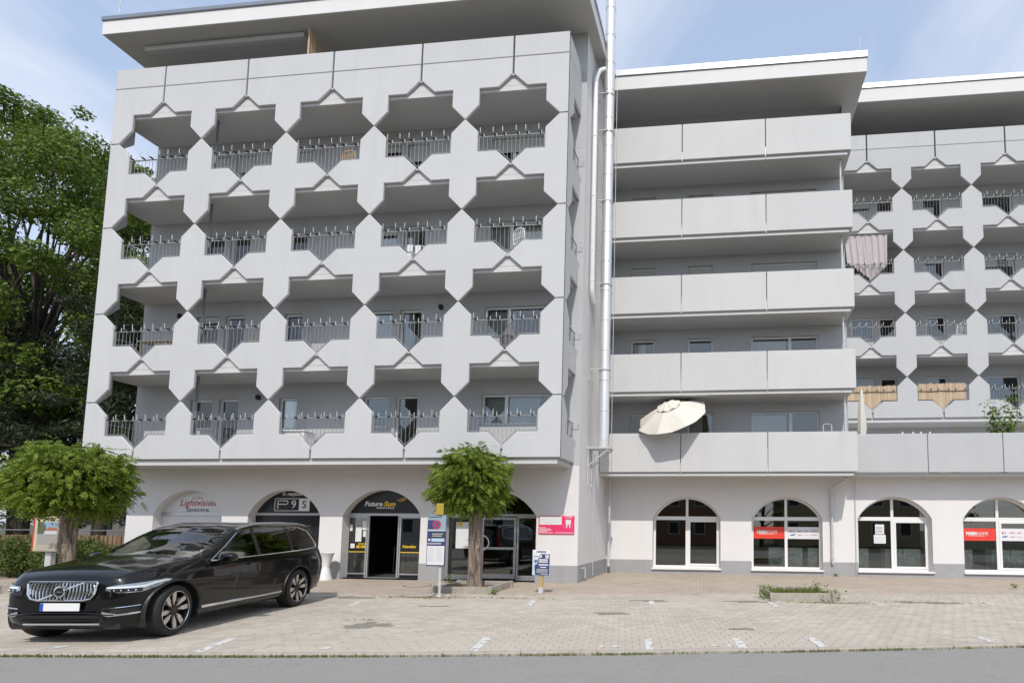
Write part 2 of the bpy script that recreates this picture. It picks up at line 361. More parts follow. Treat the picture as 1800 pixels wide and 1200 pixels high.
# pavers: interlocking double-T stones
PU, PV = 0.200, 0.165
def bone(gap=0.003):
    hx, hy = PU / 2 - gap, PV / 2 - gap; az, ay = 0.016, 0.010
    zig = lambda t: az * (1 - abs(t) * 2) * 1.0                    # side bulge shared by neighbours, t in -1..1
    zag = [0, ay, 0, -ay, 0, ay, 0, -ay, 0]
    bot = [(-hx + 2 * hx * i / 8, -hy + zag[i] * .8) for i in range(9)]; top = [(hx - 2 * hx * i / 8, hy + zag[8 - i] * .8) for i in range(9)]
    right = [(hx + az, -hy * .35), (hx + az, hy * .35)]; left = [(-hx + az, hy * .35), (-hx + az, -hy * .35)]
    return bot + right + top + left
BONE = bone()
def paver_mesh():
    n = len(BONE); s = 0.965
    V = [(x * s, y * s, 0.0) for x, y in BONE] + [(x, y, -0.004) for x, y in BONE] + [(x, y, -0.03) for x, y in BONE]
    F = [tuple(range(n))] + [(i, i + n, (i + 1) % n + n, (i + 1) % n) for i in range(n)] + [(i + n, i + 2 * n, (i + 1) % n + 2 * n, (i + 1) % n + n) for i in range(n)]
    return V, F
PVT, PFC = paver_mesh()
paver_me = bpy.data.meshes.new('paver'); paver_me.from_pydata(PVT, [], PFC); paver_me.materials.append(M_PAVER)
paver_dark = paver_me.copy(); paver_dark.materials.clear(); paver_dark.materials.append(M_PAVERDARK)
STAINS = [(-5.95, 8.98, 0.42, 0.30), (-2.3, 10.85, 0.36, 0.22), (-1.8, 12.85, 0.5, 0.13), (0.2, 9.55, 0.3, 0.07), (-8.6, 12.3, 0.7, 0.18), (-6.0, 11.3, 0.35, 0.10), (2.4, 13.2, 0.6, 0.12), (4.4, 13.5, 0.8, 0.14), (0.35, 13.05, 0.55, 0.12)]
stones = []
for r in range(-12, 39):
    for c in range(-95, 75):
        u = (c + 0.5 * (r % 2)) * PU; v = 0.08 + r * PV
        if v < kerb_v(u) - 0.06 or v > 6.2: continue
        x, y, _ = kw(u, v)
        if x < -24 or x > 12 or y < 4: continue
        if x < -0.9 * y * 1.6 - 1.5 and y < 9: continue
        dark = any(((x - a) / rx) ** 2 + ((y - b) / ry) ** 2 + rng.uniform(-.35, .35) < 1 for a, b, rx, ry in STAINS)
        stones.append((math.hypot(x, y), u, v, dark))
stones.sort(key=lambda s: s[0])
near = [s for s in stones if -1.1 < kw(s[1], s[2])[0] / kw(s[1], s[2])[1] < 0.5]
near_ids = set(id(s) for s in near[:300])
for s in near[:300]:
    o = bpy.data.objects.new('paver', paver_dark if s[3] else paver_me); COL.objects.link(o); o.parent = pave
    o.location = kw(s[1], s[2], rng.uniform(-.0015, .0015)); o.rotation_euler = (rng.uniform(-.008, .008), rng.uniform(-.008, .008), KA + rng.uniform(-.01, .01))
def stone_field(sel, name, m):
    if not sel: return
    n = len(PVT); k = len(sel); base = np.array(PVT)
    uv = np.array([(s[1], s[2]) for s in sel]); ang = NR.uniform(-.012, .012, k); dz = NR.uniform(-.0016, .0016, k); tx = NR.uniform(-.008, .008, (k, 2))
    ca, sa = np.cos(ang), np.sin(ang)
    bx = base[None, :, 0] * ca[:, None] - base[None, :, 1] * sa[:, None] + uv[:, :1]; by = base[None, :, 0] * sa[:, None] + base[None, :, 1] * ca[:, None] + uv[:, 1:]
    bz = base[None, :, 2] + dz[:, None] + base[None, :, 0] * tx[:, :1] + base[None, :, 1] * tx[:, 1:]
    X = K0.x + bx * KU.x + by * KV.x; Y = K0.y + bx * KU.y + by * KV.y
    V = np.stack([X, Y, bz], -1).reshape(-1, 3)
    me = bpy.data.meshes.new(name); F = []
    for i in range(k): F += [tuple(j + i * n for j in f) for f in PFC]
    me.from_pydata(V.tolist(), [], F)
    tag(link(name, me, m, pave), kind='stuff')
rest = [s for s in stones if id(s) not in near_ids]
stone_field([s for s in rest if not s[3]], 'paver_field', M_PAVER)
stone_field([s for s in rest if s[3]], 'stained_paver_field', M_PAVERDARK)

# kerb stones
kerb = bpy.data.objects.new('kerb', None); COL.objects.link(kerb); tag(kerb, kind='structure')
kb = MB(); kb.bbox(-0.495, 0.495, -0.13, 0.0, -0.16, 0.012, 0.012); kb_me = kb.mesh('kerbstone'); kb_me.materials.append(M_KERB)
for i in range(-30, 24):
    u = i * 1.0 + 0.35; s = (kerb_v(u + .5) - kerb_v(u - .5))
    o = bpy.data.objects.new('kerbstone', kb_me); COL.objects.link(o); o.parent = kerb
    o.location = kw(u, kerb_v(u), rng.uniform(-.006, .006)); o.rotation_euler = (rng.uniform(-.01, .01), 0, KA + math.atan(s) + rng.uniform(-.004, .004))
# ------------------------------------------------------------------ building blocks
W = 2.847; H = 2.75; MZ = 1.328
AW, BH, TW = 0.41, 0.40, 0.41          # column half width, arm half height, taper
def right_half(zc, lo, hi, tip):       # right outline of a cross from bottom apex to top apex (x from column centre)
    return [(0.02, lo), (AW, lo + AW - 0.02), (AW, zc - BH), (tip - TW, zc - BH), (tip, zc - 0.025), (tip, zc + 0.025), (tip - TW, zc + BH), (AW, zc + BH), (AW, hi - AW + 0.02), (0.02, hi)]
def cross_poly(zc, lo, hi, tipL, tipR):
    r = right_half(zc, lo, hi, tipR); l = [(-x, z) for x, z in right_half(zc, lo, hi, tipL)]
    return r + l[::-1]
GAP = 0.022
def block_panels(parent, cols, edgeL, edgeR, Yp, touch, ztop, zgroove, zbot, material, xmaxclip=None):
    """cols: x of full columns; edgeL / edgeR: (x of column centre, x of edge) or None"""
    TH = 0.072
    tip = W / 2 - 0.028
    rows = []
    zt = touch                                            # touch heights, top first
    centres = [t - H + MZ for t in zt]                    # centre of the cross below each touch
    me_cache = {}
    def put(poly, x):
        MB_ = MB(); MB_.prism([(x + a, z) for a, z in poly], Yp, Yp + TH, 0.014)
        return MB_.build('facade_panel', material, parent)
    for x in cols:
        zc = zt[0] + MZ                                   # top row: T-shaped panel with a straight parapet
        p = [(0.02, zt[0] + GAP / 2), (AW, zt[0] + AW), (AW, zc - BH), (tip - TW, zc - BH), (tip, zc - 0.02), (tip, zgroove - 0.006)]
        put(p + [(-a, z) for a, z in p[::-1]], x)
        b = MB(); b.prism([(x - tip, zgroove + 0.006), (x + tip, zgroove + 0.006), (x + tip, ztop), (x - tip, ztop)], Yp, Yp + TH, 0.012); b.build('parapet_panel', material, parent)
        for i in range(len(zt) - 1):
            put(cross_poly(zt[i] - H + MZ, zt[i + 1] + GAP / 2, zt[i] - GAP / 2, tip, tip), x)
        zc = zt[-1] - H + MZ
        p = [(tip, zbot), (tip, zc + 0.02), (tip - TW, zc + BH), (AW, zc + BH), (AW, zt[-1] - AW), (0.02, zt[-1] - GAP / 2)]
        put(p + [(-a, z) for a, z in p[::-1]], x)
    for e, s in ((edgeL, 1), (edgeR, -1)):
        if e is None: continue
        xc, xe = e; d = abs(xe - xc)
        def epoly(p):                                     # p: outline on the inner side from bottom to top (a >= 0), outer side straight
            q = [(xc + s * a, z) for a, z in p] + [(xe, p[-1][1]), (xe, p[0][1])]
            return q if s > 0 else q[::-1]
        def pute(p, nm='facade_panel'): MB().prism(epoly(p), Yp, Yp + TH, 0.014).build(nm, material, parent)
        zc = zt[0] + MZ
        pute([(0.0, zt[0] + GAP / 2), (AW, zt[0] + AW), (AW, zc - BH), (tip - TW, zc - BH), (tip, zc - 0.02), (tip, zgroove - 0.006)])
        pute([(tip, zgroove + 0.006), (tip, ztop)], 'parapet_panel')
        for i in range(len(zt) - 1):
            r = right_half(zt[i] - H + MZ, zt[i + 1] + GAP / 2, zt[i] - GAP / 2, tip); r[0] = (0.0, r[0][1]); r[-1] = (0.0, r[-1][1])
            pute(r)
        zc = zt[-1] - H + MZ
        pute([(tip, zbot), (tip, zc + 0.02), (tip - TW, zc + BH), (AW, zc + BH), (AW, zt[-1] - AW), (0.0, zt[-1] - GAP / 2)])

def side_panels(parent, Xo, s, Y0, Y1, touch, ztop, zgroove, zbot, material):
    """return panels at the block's end: outer face at Xo, s=+1 faces +X"""
    TH = 0.075; Yc = Y0 + 0.26; c = 0.36; E_ = Y1 - 0.015
    def put(p):                                            # p in (y, z) running up on the far side
        q = p + [(Y0 + 0.012, p[-1][1]), (Y0 + 0.012, p[0][1])]
        MB().prism(q if s > 0 else q[::-1], Xo, Xo - s * TH, 0.012, axis='X').build('end_panel', material, parent)
    zc = touch[0] + MZ
    put([(Yc, touch[0] + GAP / 2), (Yc + c, touch[0] + AW), (Yc + c, zc - BH), (E_, zc - BH), (E_, zgroove - 0.006)])
    put([(E_, zgroove + 0.006), (E_, ztop)])
    for i in range(len(touch) - 1):
        zc = touch[i] - H + MZ
        put([(Yc, touch[i + 1] + GAP / 2), (Yc + c, touch[i + 1] + AW), (Yc + c, zc - BH), (E_, zc - BH), (E_, zc + BH), (Yc + c, zc + BH), (Yc + c, touch[i] - AW), (Yc, touch[i] - GAP / 2)])
    zc = touch[-1] - H + MZ
    put([(E_, zbot), (E_, zc + BH), (Yc + c, zc + BH), (Yc + c, touch[-1] - AW), (Yc, touch[-1] - GAP / 2)])

rail_cache = {}
def railing(parent, xa, xb, Yr, zc, tip_notch=True):
    """railing in the opening above a floor centre zc, between columns at xa and xb (x of the reveal edges), V-shaped foot in the middle"""
    key = (round(xb - xa, 3), tip_notch)
    r = bpy.data.objects.new('railing', None)
    z1 = 0.865; zb = BH + 0.045; L = xb - xa; m = L / 2
    if key not in rail_cache:
        b = MB(); t = 0.011
        b.box(0.03, L - 0.03, -0.015, 0.015, z1 - 0.012, z1 + 0.012)
        for x in (0.03, L - 0.03): b.box(x - 0.014, x + 0.014, -0.012, 0.012, zb, z1)
        for x in (-0.002, L - 0.042): b.box(x, x + 0.044, -0.012, 0.012, z1 - 0.09, z1 - 0.06)
        vz = lambda x: zb if abs(x - m) > 0.40 or not tip_notch else max(0.06, zb - (0.40 - abs(x - m)) * 0.96)
        foot = [(0.03, -.012, zb), (m - 0.40, -.012, zb), (m, -.012, 0.062), (m + 0.40, -.012, zb), (L - 0.03, -.012, zb)] if tip_notch else [(0.03, -.012, zb), (L - 0.03, -.012, zb)]
        b.tube(foot, 0.013, 4)
        n = 16
        for i in range(1, n):
            x = 0.03 + (L - 0.06) * i / n
            b.tube([(x, 0, vz(x)), (x, 0, z1)], 0.0065, 5)
        bars = b.mesh('railing_bar_grid'); bars.materials.append(M_BALRAIL)
        br = MB()                                            # flower-box holders: two prongs on a bar each
        holders = []
        for k, fx in enumerate((0.07, 0.26, 0.40, 0.60, 0.74, 0.93)):
            x = L * fx
            hb = MB(); hb.tube([(x, 0.05, z1 + 0.14), (x, 0.05, z1 + 0.01), (x, -0.20, z1 + 0.01), (x, -0.20, z1 + 0.15)], 0.010, 5)
            hm = hb.mesh('flower_box_holder'); hm.materials.append(M_GALV); holders.append(hm)
            cb = MB(); cb.box(x - .013, x + .013, -0.13, -0.03, z1 - 0.015, z1 + 0.028); cm = cb.mesh('holder_clip'); cm.materials.append(M_RUBBER); holders.append(cm)
        rail_cache[key] = (bars, holders)
    bars, holders = rail_cache[key]
    o = bpy.data.objects.new('railing', bars); COL.objects.link(o); o.parent = parent; o.matrix_parent_inverse = full_matrix(parent).inverted(); o.location = (xa, Yr, zc)
    for hm in holders:
        c = bpy.data.objects.new(hm.name.split('.')[0], hm); COL.objects.link(c); c.parent = o
    return o

def wall_with_holes(x0, x1, z0, z1, Y, holes, depth):
    """vertical wall facing -Y at Y with rectangular holes (xa, xb, za, zb) and reveals of the given depth"""
    xs = sorted({x0, x1, *[h[0] for h in holes], *[h[1] for h in holes]}); zs = sorted({z0, z1, *[h[2] for h in holes], *[h[3] for h in holes]})
    xs = [x for x in xs if x0 <= x <= x1]; zs = [z for z in zs if z0 <= z <= z1]
    b = MB()
    for xa, xb in zip(xs, xs[1:]):
        for za, zb in zip(zs, zs[1:]):
            cx, cz = (xa + xb) / 2, (za + zb) / 2
            if any(h[0] < cx < h[1] and h[2] < cz < h[3] for h in holes): continue
            b.quad((xa, Y, za), (xb, Y, za), (xb, Y, zb), (xa, Y, zb))
    for xa, xb, za, zb in holes:
        d = Y + depth
        b.quad((xa, Y, za), (xa, d, za), (xa, d, zb), (xa, Y, zb)); b.quad((xb, Y, za), (xb, Y, zb), (xb, d, zb), (xb, d, za))
        b.quad((xa, Y, zb), (xa, d, zb), (xb, d, zb), (xb, Y, zb)); b.quad((xa, Y, za), (xb, Y, za), (xb, d, za), (xa, d, za))
    return b
def add_window(parent, xa, xb, za, zb, Y, mull=(), frame=M_WHITE, f=0.065, shutter=0.0, curtain=None, door=False):
    b = MB(); y0, y1 = Y, Y + 0.07
    b.box(xa, xa + f, y0, y1, za, zb); b.box(xb - f, xb, y0, y1, za, zb); b.box(xa + f, xb - f, y0, y1, zb - f, zb); b.box(xa + f, xb - f, y0, y1, za, za + f)
    edges = [xa + f]
    for mx_ in mull:
        b.box(mx_ - f * .8, mx_ + f * .8, y0 - 0.006, y1 - 0.006, za + f, zb - f); edges += [mx_ - f * .8, mx_ + f * .8]
    edges.append(xb - f)
    w = b.build('window_door' if door else 'window', frame, parent)
    for e0, e1 in zip(edges[::2], edges[1::2]):
        MB().box(e0, e1, Y + 0.03, Y + 0.042, za + f, zb - f).build('pane', M_GLASS, w)
    if shutter > 0:
        s = MB(); zz_ = zb - (zb - za) * shutter; k = 0
        while zb - f - k * 0.05 > zz_:
            z = zb - f - k * 0.05; s.box(xa + f * .6, xb - f * .6, Y - 0.035, Y - 0.012, z - 0.046, z); k += 1
        if s.v: s.build('roller_shutter', M_SHUTTER, w)
    if curtain:
        MB().box(xa + f, xa + f + (xb - xa) * curtain, Y + 0.16, Y + 0.18, za + f, zb - f).build('net_curtain', M_WHITEMAT, w)
    if not door:
        MB().box(xa - 0.04, xb + 0.04, Y - 0.10, Y + 0.02, za - 0.035, za).build('sill', M_CAP, w)
    return w

# arches -----------------------------------------------------------
ZSP, ZTOP_ARCH, HWA = 1.93, 2.70, 1.22
def arc_pts(cx, hw, zs, zt, n=18):
    rise = zt - zs; Rr = (hw * hw + rise * rise) / (2 * rise); cz = zt - Rr; a0 = math.asin(hw / Rr)
    return [(cx + Rr * math.sin(t), cz + Rr * math.cos(t)) for t in [(-a0 + 2 * a0 * i / n) for i in range(n + 1)]]
def arched_wall(x0, x1, z0, z1, Y, arches, depth, zbots):
    """arches: (cx, hw, zspring, ztop); openings start at zbots[i]"""
    b = MB(); x = x0
    for (cx, hw, zs, zt), zb in zip(arches, zbots):
        b.quad((x, Y, z0), (cx - hw, Y, z0), (cx - hw, Y, z1), (x, Y, z1))
        if zb > z0 + 1e-4: b.quad((cx - hw, Y, z0), (cx + hw, Y, z0), (cx + hw, Y, zb), (cx - hw, Y, zb))
        P = arc_pts(cx, hw, zs, zt)
        for (xa, za), (xb, zb2) in zip(P, P[1:]):
            b.quad((xa, Y, za), (xb, Y, zb2), (xb, Y, z1), (xa, Y, z1))
            b.quad((xa, Y, za), (xa, Y + depth, za), (xb, Y + depth, zb2), (xb, Y, zb2))
        for xx in (cx - hw, cx + hw): b.quad((xx, Y, zb), (xx, Y + depth, zb), (xx, Y + depth, zs), (xx, Y, zs))
        b.quad((cx - hw, Y, zb), (cx + hw, Y, zb), (cx + hw, Y + depth, zb), (cx - hw, Y + depth, zb))
        x = cx + hw
    b.quad((x, Y, z0), (x1, Y, z0), (x1, Y, z1), (x, Y, z1))
    return b
def arch_panel(name, cx, hw, zs, zt, Y, th, material, parent, zlow=None):
    P = arc_pts(cx, hw, ZSP if zs is None else zs, zt); zl = zs if zlow is None else zlow
    poly = [(cx - hw, zl), (cx + hw, zl)] + P[::-1] if zl < zs - 1e-3 else P[::-1]
    return MB().prism(poly, Y, Y + th).build(name, material, parent)
def arch_frame(name, cx, hw, zs, zt, Y, th, wdt, material, parent):
    o_ = arc_pts(cx, hw, zs, zt); i_ = arc_pts(cx, hw - wdt, zs, zt - wdt); b = MB()
    for k in range(len(o_) - 1):
        q = [o_[k], o_[k + 1], i_[k + 1], i_[k]]
        b.add([(x, Y, z) for x, z in q] + [(x, Y + th, z) for x, z in q], [(3, 2, 1, 0), (4, 5, 6, 7), (0, 1, 5, 4), (2, 3, 7, 6)])
    return b.build(name, material, parent)

# ================================================================== LEFT BLOCK (A)
YA = 15.0; YAW = 16.4; XL, XR = -19.35, -4.573; BXL, BXR = -19.3, -4.40
colA = [-19.06 + W * i for i in range(1, 5)]
touchA = [13.505, 10.755, 8.005, 5.255]
A = thing('apartment_building', 'tall grey block on the left with cross-shaped concrete balcony panels and arched shops', 'building', (-11.9, YAW, 0))
floorsA = [t - H + MZ for t in touchA]                     # 12.083, 9.333, 6.583, 3.833
ZROOFFL = touchA[0] + MZ                                   # slab under the roof terrace 14.833
block_panels(A, colA, (-19.06, XL), (-4.826, XR), YA, touchA, 16.01, 15.345, 3.52, M_PANEL)
side_panels(A, XR, 1, YA, YAW, touchA, 15.99, 15.345, 3.52, M_PANEL)
side_panels(A, XL, -1, YA, YAW, touchA, 15.99, 15.345, 3.52, M_PANEL)
for zc in floorsA + [ZROOFFL]:
    MB().box(XL + 0.105, XR - 0.105, 15.135, YAW, zc - 0.474, zc + 0.01).build('slab', M_SOFFIT, A)
    MB().box(XL + 0.10, XR - 0.10, 15.082, 15.134, zc - 0.478, zc - 0.322).build('slab_edge', M_SLAB, A)
    MB().box(XL + 0.10, XR - 0.10, 15.086, 15.134, zc - 0.312, zc + 0.01).build('slab_edge', M_SLAB, A)
    for i in range(5):
        x = -19.06 + W * (i + .5)
        MB().box(x - 0.035, x + 0.035, YA + 0.02, 15.17, zc - 0.05, zc - 0.012).build('panel_bracket', M_GALV, A)
for zc in floorsA:
    xs_ = [-19.06] + colA + [-4.826]
    for a, b in zip(xs_, xs_[1:]): railing(A, a + AW, b - AW, YA + 0.06, zc)
    for X in (XR - 0.05, XL + 0.05):                       # short end railings
        b = MB(); y0, y1 = YA + 0.64, YAW - 0.03
        b.box(X - 0.012, X + 0.012, y0, y1, zc + 0.855, zc + 0.88)
        for k in range(6): y = y0 + (y1 - y0) * k / 5; b.tube([(X, y, zc + 0.43), (X, y, zc + 0.86)], 0.009, 5)
        b.tube([(X, y0, zc + .44), (X, y1, zc + .44)], 0.012, 5)
        r_ = b.build('railing', M_BALRAIL, A)
        s = 1 if X > -10 else -1
        for k in (0.2, 0.8):
            y = y0 + (y1 - y0) * k
            MB().tube([(X - s * .05, y, zc + 1.03), (X - s * .05, y, zc + .88), (X + s * .2, y, zc + .88), (X + s * .2, y, zc + 1.03)], 0.010, 5).build('flower_box_holder', M_GALV, r_)
for x in colA[:1]:
    MB().tube([(x + 0.12, 15.42, 3.84), (x + 0.12, 15.42, 14.5)], 0.035, 8).build('support_post', M_RAIL, A)
# upper wall with windows
holes = []; wins = []
for fi, zc in enumerate(floorsA):
    t = zc + 1.80
    spec = [(-17.35, -16.55, zc + .82, t, False, ()), (-16.32, -15.62, zc + .03, t, True, ()), (-14.22, -13.60, zc + .80, t, False, ()),
            (-11.35, -10.50, zc + .82, t, False, ()), (-10.28, -9.55, zc + .03, t, True, ()), (-7.50, -5.38, zc + .86, t, False, (-6.74,))]
    for s_ in spec: holes.append(s_[:4]); wins.append((fi, *s_))
def setback(parent, x0, x1, z0, z1, Y, Yb, mw):
    b = MB(); b.quad((x0, Yb, z0), (x1, Yb, z0), (x1, Yb, z1), (x0, Yb, z1)); b.quad((x0, Y, z0), (x1, Y, z0), (x1, Yb, z0), (x0, Yb, z0)); b.quad((x0, Y, z0), (x0, Yb, z0), (x0, Yb, z1), (x0, Y, z1)); b.quad((x1, Y, z0), (x1, Yb, z0), (x1, Yb, z1), (x1, Y, z1)); b.build('terrace_recess', mw, parent)
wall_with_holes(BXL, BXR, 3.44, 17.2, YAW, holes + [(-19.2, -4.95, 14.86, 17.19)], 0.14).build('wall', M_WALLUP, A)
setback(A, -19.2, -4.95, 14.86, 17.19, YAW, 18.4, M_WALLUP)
for fi, xa, xb, za, zb, door, mull in wins:
    sh = {0: rng.choice([0.3, 0.45, 0.15, 0.2]), 1: rng.choice([0, .12, .25]), 2: rng.choice([0, 0, .2]), 3: 0}[fi]
    add_window(A, xa, xb, za, zb, YAW + 0.09, mull, shutter=sh, curtain=rng.choice([None, None, .4, .8]), door=door)
# end walls, back
for X in (BXL, BXR):
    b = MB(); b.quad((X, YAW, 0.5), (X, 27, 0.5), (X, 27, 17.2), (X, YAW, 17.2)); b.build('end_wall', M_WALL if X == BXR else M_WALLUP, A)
    b = MB(); s = 0.015 if X == BXR else -0.015; b.box(min(X, X + s), max(X, X + s), YAW + 0.303, 27, -0.05, 0.5); b.build('plinth', M_PLINTH, A)
b = MB(); b.quad((BXL, 27, 0), (BXR, 27, 0), (BXR, 27, 17.2), (BXL, 27, 17.2)); b.build('rear_wall', M_WALL, A)
b = MB()
for z in (0.02, 3.4, 6.3, 9.05, 11.8, 14.55): b.quad((BXL, YAW + .15, z), (BXR, YAW + .15, z), (BXR, 27, z), (BXL, 27, z))
for x in (-15.3, -12.4, -8.6): b.quad((x, YAW + .15, 0), (x, 27, 0), (x, 27, 14.5), (x, YAW + .15, 14.5))
b.quad((BXL, 20.5, 0), (BXR, 20.5, 0), (BXR, 20.5, 14.5), (BXL, 20.5, 14.5))
b.build('interior', M_DARK, A)
# ground floor with four arches
archA = [(-17.13, 1.21, ZSP, 2.70), (-13.80, 1.22, ZSP, 2.70), (-10.56, 1.27, ZSP, 2.71), (-7.12, 1.45, ZSP, 2.73)]
arched_wall(BXL, BXR, 0.0, 3.44, YAW, archA, 0.34, [0.0] * 4).build('ground_floor_wall', M_WALL, A)
px = BXL - 0.015
for cx, hw, _, _ in archA + [(BXR + 0.015, 0, 0, 0)]:
    MB().box(px, cx - hw + (0.0 if hw == 0 else -0.002), YAW - 0.016, YAW + 0.3, -0.05, 0.50).build('plinth', M_PLINTH, A)
    px = cx + hw + 0.002
YI = YAW + 0.34
# roof: big flat canopy
def roof(parent, x0, x1, y0, y1, z0, zf, zcap):
    MB().bbox(x0, x1, y0, y1, z0, zf, 0.012).build('roof_slab', M_SOFFIT, parent)
    MB().box(x0 - 0.016, x1 + 0.016, y0 - 0.016, y0 - 0.001, z0 + 0.012, zf).build('roof_fascia', M_WALL, parent)
    for xa, xb in ((x0 - 0.016, x0 - 0.001), (x1 + 0.001, x1 + 0.016)): MB().box(xa, xb, y0, y1, z0 + 0.012, zf).build('roof_fascia', M_WALL, parent)
    MB().bbox(x0 - 0.05, x1 + 0.05, y0 - 0.06, y1, zf + 0.004, zcap, 0.012).build('roof_edge_cap', M_CAP, parent)
roof(A, -19.92, -4.08, 14.93, 27.2, 17.2, 17.66, 17.80)
MB().bbox(-19.0, -13.35, 15.42, 15.60, 17.03, 17.185, 0.02).build('awning_box', M_PANEL, A)
for x, y in ((-19.75, 15.2), (-12.0, 15.4), (-5.6, 15.6)):
    MB().tube([(x, y, 17.8), (x, y, 18.9)], 0.012, 6).build('lightning_rod', M_GALV, A)
# soffit strip and pipes under the first slab
MB().tube([(-16.85, 15.95, 3.48), (-16.85, 15.95, 3.40), (-16.7, 15.95, 3.38), (-13.7, 15.95, 3.38), (-8.5, 15.95, 3.38)], 0.035, 8).build('drain_pipe', M_GALV, A)
for x in (-14.2, -10.2, -7.0): MB().lathe([(0.05, 0), (0.05, 0.05), (0.01, 0.06)], (x, 15.95, 3.43), 10).build('drain_spout', M_RUBBER, A)
# wall lamps on balcony walls
for (x, zc) in ((-17.9, 6.583), (-8.9, 6.583), (-14.9, 3.833)):
    l_ = MB(); l_.bbox(x - .05, x + .05, YAW - 0.13, YAW, zc + 1.75, zc + 1.90, 0.015); l_.build('wall_lamp', M_RUBBER, A)

# ---- shopfronts (things of their own set into the arches)
M_SIGNWHITE = mat('sign_white', (0.74, 0.74, 0.74), 0.4); M_SIGNBLACK = mat('sign_black', (0.014, 0.014, 0.016), 0.3)
M_RED = mat('sign_crimson', (0.38, 0.01, 0.05), 0.4); M_CHAR = mat('sign_charcoal', (0.06, 0.06, 0.065), 0.5)
M_YEL = mat('sign_yellow', (0.75, 0.52, 0.03), 0.4); M_GREYT = mat('sign_grey', (0.42, 0.42, 0.43), 0.4); M_PINKT = mat('sign_faded_pink', (0.60, 0.34, 0.36), 0.5)
cx, hw = archA[0][:2]
s1 = thing('shopfront', 'white arched shopfront panel reading Lightvision Spectra in red and black', 'shop sign', (cx, YI, 0), group='arched shop infills')
arch_panel('arch_board', cx, hw, 2.0, 2.70, YI - 0.05, 0.05, M_SIGNWHITE, s1, zlow=2.0)
MB().box(cx - hw, cx + hw, YI - 0.07, YI, 1.90, 2.0).build('transom', M_ALU, s1)
for k in range(2): MB().box(cx - hw + k * hw + .004, cx + k * hw - .004, YI - 0.04, YI, 0.0, 1.90).build('board', M_SIGNWHITE, s1)
text('Lightvision', 0.29, (cx + 0.06, YI - 0.052, 2.30), M_RED, s1, shear=0.3, bold=0.002, width=1.28, space=1.08)
text('Spectra', 0.17, (cx + 0.05, YI - 0.052, 2.085), M_CHAR, s1, bold=0.001, width=0.82)
text('Soyline', 0.13, (cx + 0.03, YI - 0.052, 2.47), M_PINKT, s1, shear=0.45, width=0.4)
cx, hw = archA[1][:2]
s2 = thing('shopfront', 'black arched shopfront panel reading megaSun P9 S in white', 'shop sign', (cx, YI, 0), group='arched shop infills')
arch_panel('arch_board', cx, hw, 2.0, 2.70, YI - 0.05, 0.05, M_SIGNBLACK, s2, zlow=2.0)
MB().box(cx - hw, cx + hw, YI - 0.07, YI, 1.92, 2.0).build('transom', M_GREYT, s2)
MB().box(cx - hw, cx + hw, YI - 0.04, YI, 0.0, 1.92).build('board', M_SIGNBLACK, s2)
text('megaSun', 0.17, (cx + 0.10, YI - 0.052, 2.60), M_SIGNWHITE, s2, bold=0.003, width=0.50)
MB().lathe([(0.062, -0.004), (0.062, 0.0)], (cx - 0.27, YI - 0.051, 2.60), 16, 'Y').build('emblem', M_GREYT, s2)
fr = MB(); x0, x1, z0, z1 = cx - 0.58, cx + 0.62, 2.06, 2.46
for a in ((x0, x1, z0, z0 + .018), (x0, x1, z1 - .018, z1), (x0, x0 + .018, z0, z1)): fr.box(a[0], a[1], YI - 0.056, YI - 0.05, a[2], a[3])
fr.build('badge_border', M_SIGNWHITE, s2)
MB().box(x1 - 0.36, x1, YI - 0.057, YI - 0.05, z0, z1).build('badge_square', M_SIGNWHITE, s2)
pb = MB(); pb.tube([(x0 + .12, YI - .055, z0 + .07), (x0 + .12, YI - .055, z1 - .075), (x0 + .42, YI - .055, z1 - .075), (x0 + .45, YI - .055, z1 - .11), (x0 + .45, YI - .055, z1 - .15), (x0 + .42, YI - .055, z1 - .185), (x0 + .14, YI - .055, z1 - .185)], 0.018, 4); pb.build('lettering', M_SIGNWHITE, s2)
text('9', 0.36, (x0 + .66, YI - 0.054, 2.26), M_SIGNWHITE, s2); text('S', 0.34, (x1 - .18, YI - 0.060, 2.26), M_SIGNBLACK, s2)

def alu_bar(parent, x0, x1, z0, z1, y=None, nm='frame_bar', m=None):
    y = YI if y is None else y; return MB().box(x0, x1, y - 0.06, y, z0, z1).build(nm, m or M_ALU, parent)
cx, hw = archA[2][:2]
s3 = thing('shop_entrance', 'shop entrance with open dark doorway under black arch sign reading FutureSun', 'shop entrance', (cx, YI, 0))
arch_panel('arch_board', cx, hw, 2.0, 2.71, YI - 0.05, 0.05, M_SIGNBLACK, s3, zlow=2.0)
alu_bar(s3, cx - hw, cx + hw, 1.93, 2.0, nm='transom')
XD0, XD1 = -11.18, -10.13
for x in (cx - hw, XD0 - 0.05, XD0 + 0.01, XD1 - 0.05, XD1 + 0.01, cx + hw - 0.045): alu_bar(s3, x, x + 0.045, 0.03, 1.93)
for a, b in ((cx - hw + .045, XD0 - .05), (XD1 + .055, cx + hw - .045)):
    alu_bar(s3, a, b, 1.86, 1.93); alu_bar(s3, a, b, 0.12, 0.16); MB().box(a, b, YI - 0.05, YI, 0.0, 0.12).build('kick_plate', M_BLACK, s3)
    MB().box(a, b, YI - 0.035, YI - 0.025, 0.16, 1.86).build('pane', M_GLASS_DARK, s3)
    MB().box(a, b, YI - 0.042, YI - 0.036, 0.82, 1.12).build('black_film', M_BLACK, s3)
    MB().box(a, b, YI - 0.043, YI - 0.036, 0.795, 0.82).build('yellow_stripe', M_YEL, s3)
text('Future', 0.20, (cx - 0.76, YI - 0.052, 2.29), M_SIGNWHITE, s3, shear=0.25, bold=0.006, align='LEFT', width=0.60)
